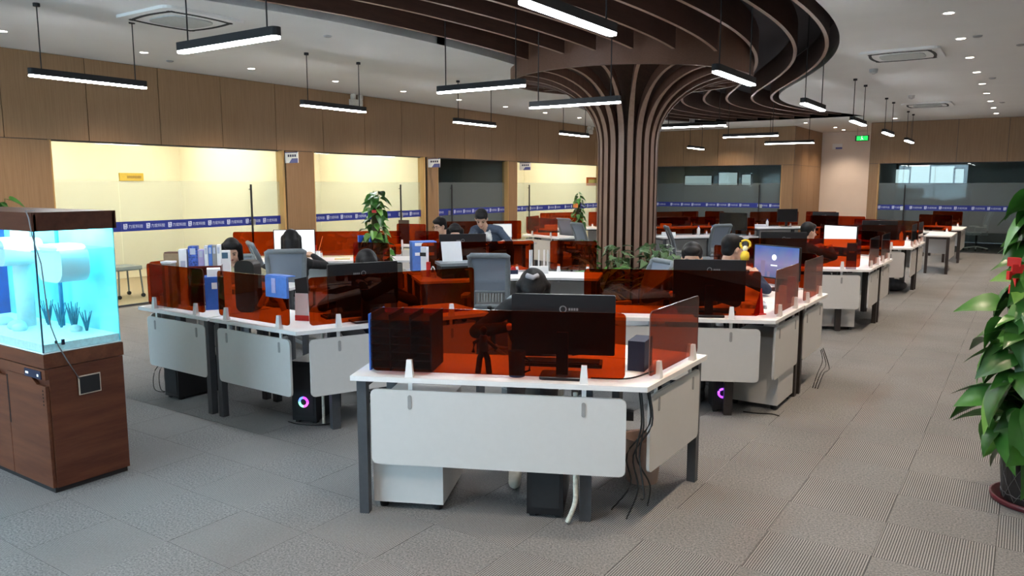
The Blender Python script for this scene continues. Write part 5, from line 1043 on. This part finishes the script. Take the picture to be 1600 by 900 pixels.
# ================================================================== PEOPLE
def capsule_d(X, a, b, ra, rb):
    ab = b - a; l2 = max(1e-9, ab @ ab); t = np.clip(((X - a) @ ab) / l2, 0, 1)
    return np.linalg.norm(X - a - t[:, None] * ab, axis=1) - (ra + (rb - ra) * t)
def remesh(prims, voxel, name, mats, smooth=3):
    """prims: ('c',p,q,r0,r1,mat) tapered capsule or ('e',centre,radii,frame,mat); melted into one continuous surface"""
    b = MB()
    for p in prims:
        if p[0] == 'c':
            a, c, r0, r1 = Vector(p[1]), Vector(p[2]), p[3], p[4]
            d = (c - a); n_ = 3; d = d.normalized() if d.length > 1e-6 else UZ
            pts = [a - d * r0 * 0.98, a - d * r0 * 0.7, a, a + (c - a) * 0.5, c, c + d * r1 * 0.7, c + d * r1 * 0.98]; rr = [r0 * 0.2, r0 * 0.714, r0, (r0 + r1) / 2, r1, r1 * 0.714, r1 * 0.2]
            ax = d.cross(UZ if abs(d.z) < 0.9 else UX).normalized(); bx = d.cross(ax); N = 12; P = []
            for q, r_ in zip(pts, rr): P += [q + ax * (math.cos(2 * PI * j / N) * r_) + bx * (math.sin(2 * PI * j / N) * r_) for j in range(N)]
            K = len(pts); F = [(i * N + j, i * N + (j + 1) % N, (i + 1) * N + (j + 1) % N, (i + 1) * N + j) for i in range(K - 1) for j in range(N)] + [tuple(range(N))[::-1], tuple(range((K - 1) * N, K * N))]
            b.add(P, F)
        else: b.ell(p[1], p[2], p[3], 16)
    me = b.mesh(name, mats[0]); o = bpy.data.objects.new(name, me); COL.objects.link(o)
    m = o.modifiers.new('r', 'REMESH'); m.mode = 'VOXEL'; m.voxel_size = voxel; m.use_smooth_shade = True
    s = o.modifiers.new('s', 'SMOOTH'); s.factor = 0.5; s.iterations = smooth
    dg = bpy.context.evaluated_depsgraph_get(); out = bpy.data.meshes.new_from_object(o.evaluated_get(dg)); bpy.data.objects.remove(o, do_unlink=True)
    out.materials.clear()
    for mt in mats: out.materials.append(mt)
    n_ = len(out.polygons); C = np.zeros(n_ * 3); out.polygons.foreach_get('center', C); C = C.reshape(-1, 3); best = np.full(n_, 1e9); idx = np.zeros(n_, int)
    for p in prims:
        if p[0] == 'c': d = capsule_d(C, np.array(p[1]), np.array(p[2]), p[3], p[4]); mi = p[5]
        else:
            fr = p[3] or (UX, UY, UZ); Q = np.stack([(C - np.array(p[1])) @ np.array(f) / r for f, r in zip(fr, p[2])], 1); d = (np.linalg.norm(Q, axis=1) - 1) * min(p[2]); mi = p[4]
        k = d < best; best[k] = d[k]; idx[k] = mi
    out.polygons.foreach_set('material_index', idx.astype(int).tolist()); out.polygons.foreach_set('use_smooth', [True] * n_); out.update(); return out
PEOPLE = []
def person(label, head, yaw, top, low, pitch=20, turn=0, lean=0.22, hair='short', stand=False, pelvis=None, hands=None, inner=None, shoes=None, hairclip=False, glasses=False, feet=(0.30, 0.24)):
    """head = head centre (world); yaw = heading of the chest, turn = extra head turn, pitch = head bowed down (degrees)"""
    f = D(yaw); s = Vector((f.y, -f.x, 0)); H_ = Vector(head)          # f forward, s to the sitter's right
    hf0 = D(yaw + turn); hs = Vector((hf0.y, -hf0.x, 0)); pt = math.radians(pitch)
    hf = (hf0 * math.cos(pt) - UZ * math.sin(pt)); hu = (hf0 * math.sin(pt) + UZ * math.cos(pt)); FR = (hs, hf, hu)
    if pelvis is None: pv = Vector((H_.x, H_.y, 0)) - f * lean; pv.z = 0.56
    else: pv = Vector(pelvis)
    neck = H_ - hu * 0.12 - hf * 0.035; base = neck + (pv - neck).normalized() * 0.06 - UZ * 0.01
    spine = (pv - base); chest = base + spine * 0.42 - f * 0.02
    TOP, LOW, SKIN, SHOE, INN = 0, 1, 2, 3, 4
    pr = []
    pr += [('e', tuple(H_ + hu * 0.015 - hf * 0.012), (0.074, 0.092, 0.105), FR, SKIN), ('e', tuple(H_ - hu * 0.045 + hf * 0.025), (0.058, 0.064, 0.07), FR, SKIN)]
    pr += [('c', tuple(H_ + hf * 0.086 + hu * 0.005), tuple(H_ + hf * 0.106 - hu * 0.028), 0.010, 0.015, SKIN), ('c', tuple(H_ + hf * 0.075 - hu * 0.085), tuple(H_ + hf * 0.07 - hu * 0.095), 0.022, 0.02, SKIN)]
    for k in (-1, 1): pr.append(('e', tuple(H_ + hs * (0.077 * k) - hf * 0.008 - hu * 0.01), (0.012, 0.02, 0.032), FR, SKIN))
    pr.append(('c', tuple(neck + hu * 0.03), tuple(base), 0.052, 0.058, SKIN))
    ct = (chest - base).normalized(); side = s; fwd = side.cross(ct).normalized(); fwd = fwd if fwd.dot(f) > 0 else -fwd
    pr += [('e', tuple(chest), (0.175, 0.115, 0.20), (side, fwd, -ct), TOP), ('c', tuple(chest), tuple(pv + UZ * 0.03), 0.125, 0.135, TOP), ('e', tuple(pv), (0.175, 0.13, 0.12), (s, f, UZ), LOW if stand else TOP)]
    if inner: pr.append(('e', tuple(chest + fwd * 0.06 + ct * -0.05), (0.06, 0.068, 0.13), (side, fwd, -ct), INN))
    hd = hands or [None, None]
    for i, k in enumerate((1, -1)):
        sh = base + side * (0.165 * k) + ct * 0.055
        pr.append(('c', tuple(base + ct * 0.03 + side * (0.05 * k)), tuple(sh), 0.07, 0.064, TOP))
        tgt = hd[i] or (Vector((pv.x, pv.y, 0)) + f * 0.40 + s * (0.16 * k) + UZ * 0.87)
        tgt = Vector(tgt); dv = tgt - sh; L_ = min(dv.length, 0.54); tgt = sh + dv.normalized() * L_
        mid = (sh + tgt) / 2; bend = math.sqrt(max(0.0, 0.28 ** 2 - (L_ / 2) ** 2)); pd = (-UZ * (0.8 if stand else 0.4) + side * (0.9 * k) - f * 0.2); pd = (pd - dv.normalized() * pd.dot(dv.normalized())).normalized()
        el = mid + pd * bend
        pr += [('c', tuple(sh), tuple(el), 0.056, 0.046, TOP), ('c', tuple(el), tuple(tgt), 0.046, 0.034, TOP)]
        ha = (tgt - el).normalized(); hx = side * 1.0; hx = (hx - ha * hx.dot(ha)).normalized(); hn = hx.cross(ha)
        if hn.z < 0: hn = -hn
        pm = tgt + ha * 0.055; pr += [('c', tuple(tgt + ha * 0.01), tuple(tgt + ha * 0.03), 0.026, 0.024, SKIN), ('e', tuple(pm), (0.040, 0.046, 0.015), (hx, ha, hn), SKIN)]
        for q, ln in ((-0.028, 0.062), (-0.010, 0.075), (0.010, 0.070), (0.028, 0.055)):
            k0 = pm + ha * 0.038 + hx * q; k1 = k0 + ha * (ln * 0.55) - hn * 0.006; k2 = k1 + ha * (ln * 0.38) - hn * 0.022
            pr += [('c', tuple(k0), tuple(k1), 0.0095, 0.009, SKIN), ('c', tuple(k1), tuple(k2), 0.009, 0.0082, SKIN)]
        k0 = pm - ha * 0.02 - hx * (0.034 * k); k1 = k0 + ha * 0.03 - hx * (0.02 * k); pr += [('c', tuple(k0), tuple(k1), 0.0115, 0.010, SKIN), ('c', tuple(k1), tuple(k1 + ha * 0.026 - hn * 0.008), 0.010, 0.009, SKIN)]
        hp = pv + s * (0.095 * k) - UZ * 0.02
        if stand: kn = Vector((pv.x, pv.y, 0.48)) + s * (0.10 * k) + f * 0.05; an = Vector((pv.x, pv.y, 0.09)) + s * (0.11 * k) - f * 0.02
        else: kn = Vector((pv.x, pv.y, 0.50)) + f * 0.42 + s * (0.10 * k); an = Vector((pv.x, pv.y, 0.09)) + f * feet[i] + s * (0.10 * k)
        pr += [('c', tuple(hp), tuple(kn), 0.085, 0.060, LOW), ('c', tuple(kn), tuple(an), 0.058, 0.040, LOW), ('c', tuple(an - UZ * 0.045), tuple(an + f * 0.15 - UZ * 0.05), 0.040, 0.036, SHOE)]
    t = thing('person', label, 'person', (pv.x, pv.y, 0))
    mats = [top, low, skin, shoes or matte_black, inner or top]
    body = link('body', remesh(pr, 0.0105, 'body', mats), t)
    # hair
    hp = [('e', tuple(H_ + hu * 0.035 - hf * 0.030), (0.089, 0.098, 0.100), FR, 0)]
    if hair == 'short': hp += [('e', tuple(H_ + hu * 0.080 + hf * 0.028), (0.070, 0.058, 0.040), FR, 0), ('e', tuple(H_ - hf * 0.055 - hu * 0.03), (0.075, 0.055, 0.06), FR, 0)]
    elif hair == 'bob': hp += [('e', tuple(H_ + hu * 0.085 + hf * 0.02), (0.078, 0.062, 0.038), FR, 0)] + [('c', tuple(H_ + hs * (0.075 * k) + hu * 0.05 - hf * 0.01), tuple(H_ + hs * (0.085 * k) - hu * 0.13 - hf * 0.0), 0.038, 0.026, 0) for k in (-1, 1)] + [('e', tuple(H_ - hf * 0.075 - hu * 0.06), (0.09, 0.05, 0.12), FR, 0)]
    else: hp += [('e', tuple(H_ + hu * 0.085 + hf * 0.02), (0.075, 0.06, 0.036), FR, 0), ('c', tuple(H_ - hf * 0.07), tuple(H_ - hf * 0.11 - hu * 0.30), 0.085, 0.075, 0)] + [('c', tuple(H_ + hs * (0.075 * k) + hu * 0.04), tuple(H_ + hs * (0.085 * k) - hf * 0.05 - hu * 0.22), 0.035, 0.03, 0) for k in (-1, 1)]
    link('hair', remesh(hp, 0.011, 'hair', [hair_m], 4), t)
    fa = H_ + hf * 0.082
    for k in (-1, 1):
        MB().ell(fa + hs * (0.031 * k) + hu * 0.004 - hf * 0.003, (0.013, 0.007, 0.006), FR, 10).build('eye', M('eye_dark', (0.02, 0.015, 0.012), 0.2), body, True)
        MB().tube([fa + hs * (0.016 * k) + hu * 0.024 + hf * 0.002, fa + hs * (0.034 * k) + hu * 0.029, fa + hs * (0.050 * k) + hu * 0.023 - hf * 0.012], 0.0042, 5).build('eyebrow', hair_m, body, True)
    MB().ell(fa - hu * 0.056 + hf * 0.006, (0.024, 0.008, 0.007), FR, 10).build('mouth', lip_m, body, True)
    if glasses:
        g = MB()
        for k in (-1, 1): g.tube([fa + hs * (0.032 * k + 0.024 * math.cos(2 * PI * i / 14)) + hu * (0.004 + 0.018 * math.sin(2 * PI * i / 14)) + hf * 0.012 for i in range(15)], 0.0022, 4); g.tube([fa + hs * (0.056 * k) + hu * 0.006 + hf * 0.010, H_ + hs * (0.085 * k)], 0.002, 4)
        g.tube([fa - hs * 0.008 + hu * 0.008 + hf * 0.014, fa + hs * 0.008 + hu * 0.008 + hf * 0.014], 0.002, 4); tag(g.build('glasses', matte_black, t), kind='stuff')
    if hairclip: MB().tube([H_ + hu * 0.135 - hf * 0.04 - hs * 0.03, H_ + hu * 0.15 - hf * 0.02, H_ + hu * 0.135 - hf * 0.04 + hs * 0.04], 0.016, 8).build('hair_clip', M('clip_silver', (0.3, 0.3, 0.33), 0.4), t, True)
    PEOPLE.append((t, pv, yaw, stand)); return t
cloth = lambda n_, c: M('cloth_' + n_, c, 0.9, var=0.15, scale=40)
trousers = cloth('trousers', (0.03, 0.032, 0.04)); denim = cloth('denim', (0.055, 0.075, 0.115)); blk = cloth('black', (0.014, 0.014, 0.016)); cream_c = cloth('cream', (0.62, 0.55, 0.36)); white_c = cloth('white', (0.70, 0.71, 0.72)); dkblue = cloth('dark_blue', (0.02, 0.028, 0.06))
trainers = M('trainers', (0.62, 0.58, 0.48), 0.7)
person('person reading with head bowed in a pale yellow coat on the left', atd(362, 392, 8.5), 318, cream_c, trousers, 30, 0, 0.26, 'bob')
person('person in black seated with back turned facing the bright monitor', atd(455, 377, 8.55), 140, blk, trousers, 5, 0, 0.05, 'long', pelvis=tuple(Vector((*atd(455, 377, 8.54).xy, 0.625))), hands=[tuple(atd(490, 400, 8.95)), None])
person('person in dark blue bent low behind the middle black monitor', atd(573, 416, 6.24), 330, dkblue, trousers, 35, 0, 0.20, 'short')
person('person in white shirt and glasses looking left over the blue boxes', atd(687, 353, 11.3), 235, white_c, trousers, 20, 20, 0.20, 'short', glasses=True)
person('person in black seated behind the black monitor beside the leaning person', atd(711, 366, 9.80), 310, blk, trousers, 22, 0, 0.20, 'bob')
hp = atd(752, 342, 10.15)
person('standing person in a denim jacket leaning over the desk', hp, 300, denim, trousers, 38, 0, 0.3, 'short', True, (hp.x + 0.02, hp.y + 0.44, 0.88), [tuple(atd(739, 380, 9.75)), tuple(atd(787, 378, 9.85))], inner=white_c)
person('person in black bowed over the nearest desk wearing a grey clip', atd(833, 452, 4.78), 302, blk, trousers, 62, 0, 0.20, 'bob', shoes=trainers, hairclip=True, feet=(0.64, 0.36))
person('person in dark blue facing the viewer behind the monitor with the toy', atd(1081, 404, 6.42), 290, dkblue, trousers, 18, 0, 0.12, 'short')
person('person in dark blue with back turned beside the login monitor', atd(1146, 388, 7.31), 62, dkblue, trousers, 12, -12, 0.16, 'short', hands=[tuple(atd(1146, 388, 7.31).xy.to_3d() + D(62) * 0.16 + D(-28) * 0.14 + UZ * 0.91), tuple(atd(1146, 388, 7.31).xy.to_3d() + D(62) * 0.22 + D(152) * 0.2 + UZ * 0.91)])
person('person in black with back turned beside the blank white screen', atd(1264, 362, 11.2), 62, blk, trousers, 10, -20, 0.14, 'short')
lab_s = lambda l: l or ''
for (t, pv, yaw, stand), lab in zip(PEOPLE, ['under the reading person in pale yellow', None, 'under the person behind the middle monitor', 'under the person with glasses', 'under the person beside the leaning person', None, 'under the person bowed at the nearest desk', 'under the person behind the toy monitor', 'under the person beside the login monitor', 'under the person beside the blank screen']):
    off = 0.0 if 'toy' in lab_s(lab) or 'login' in lab_s(lab) else -0.03
    if lab: chair((pv.x + D(yaw).x * off, pv.y + D(yaw).y * off), yaw, 'grey mesh office chair ' + lab, 0.89)
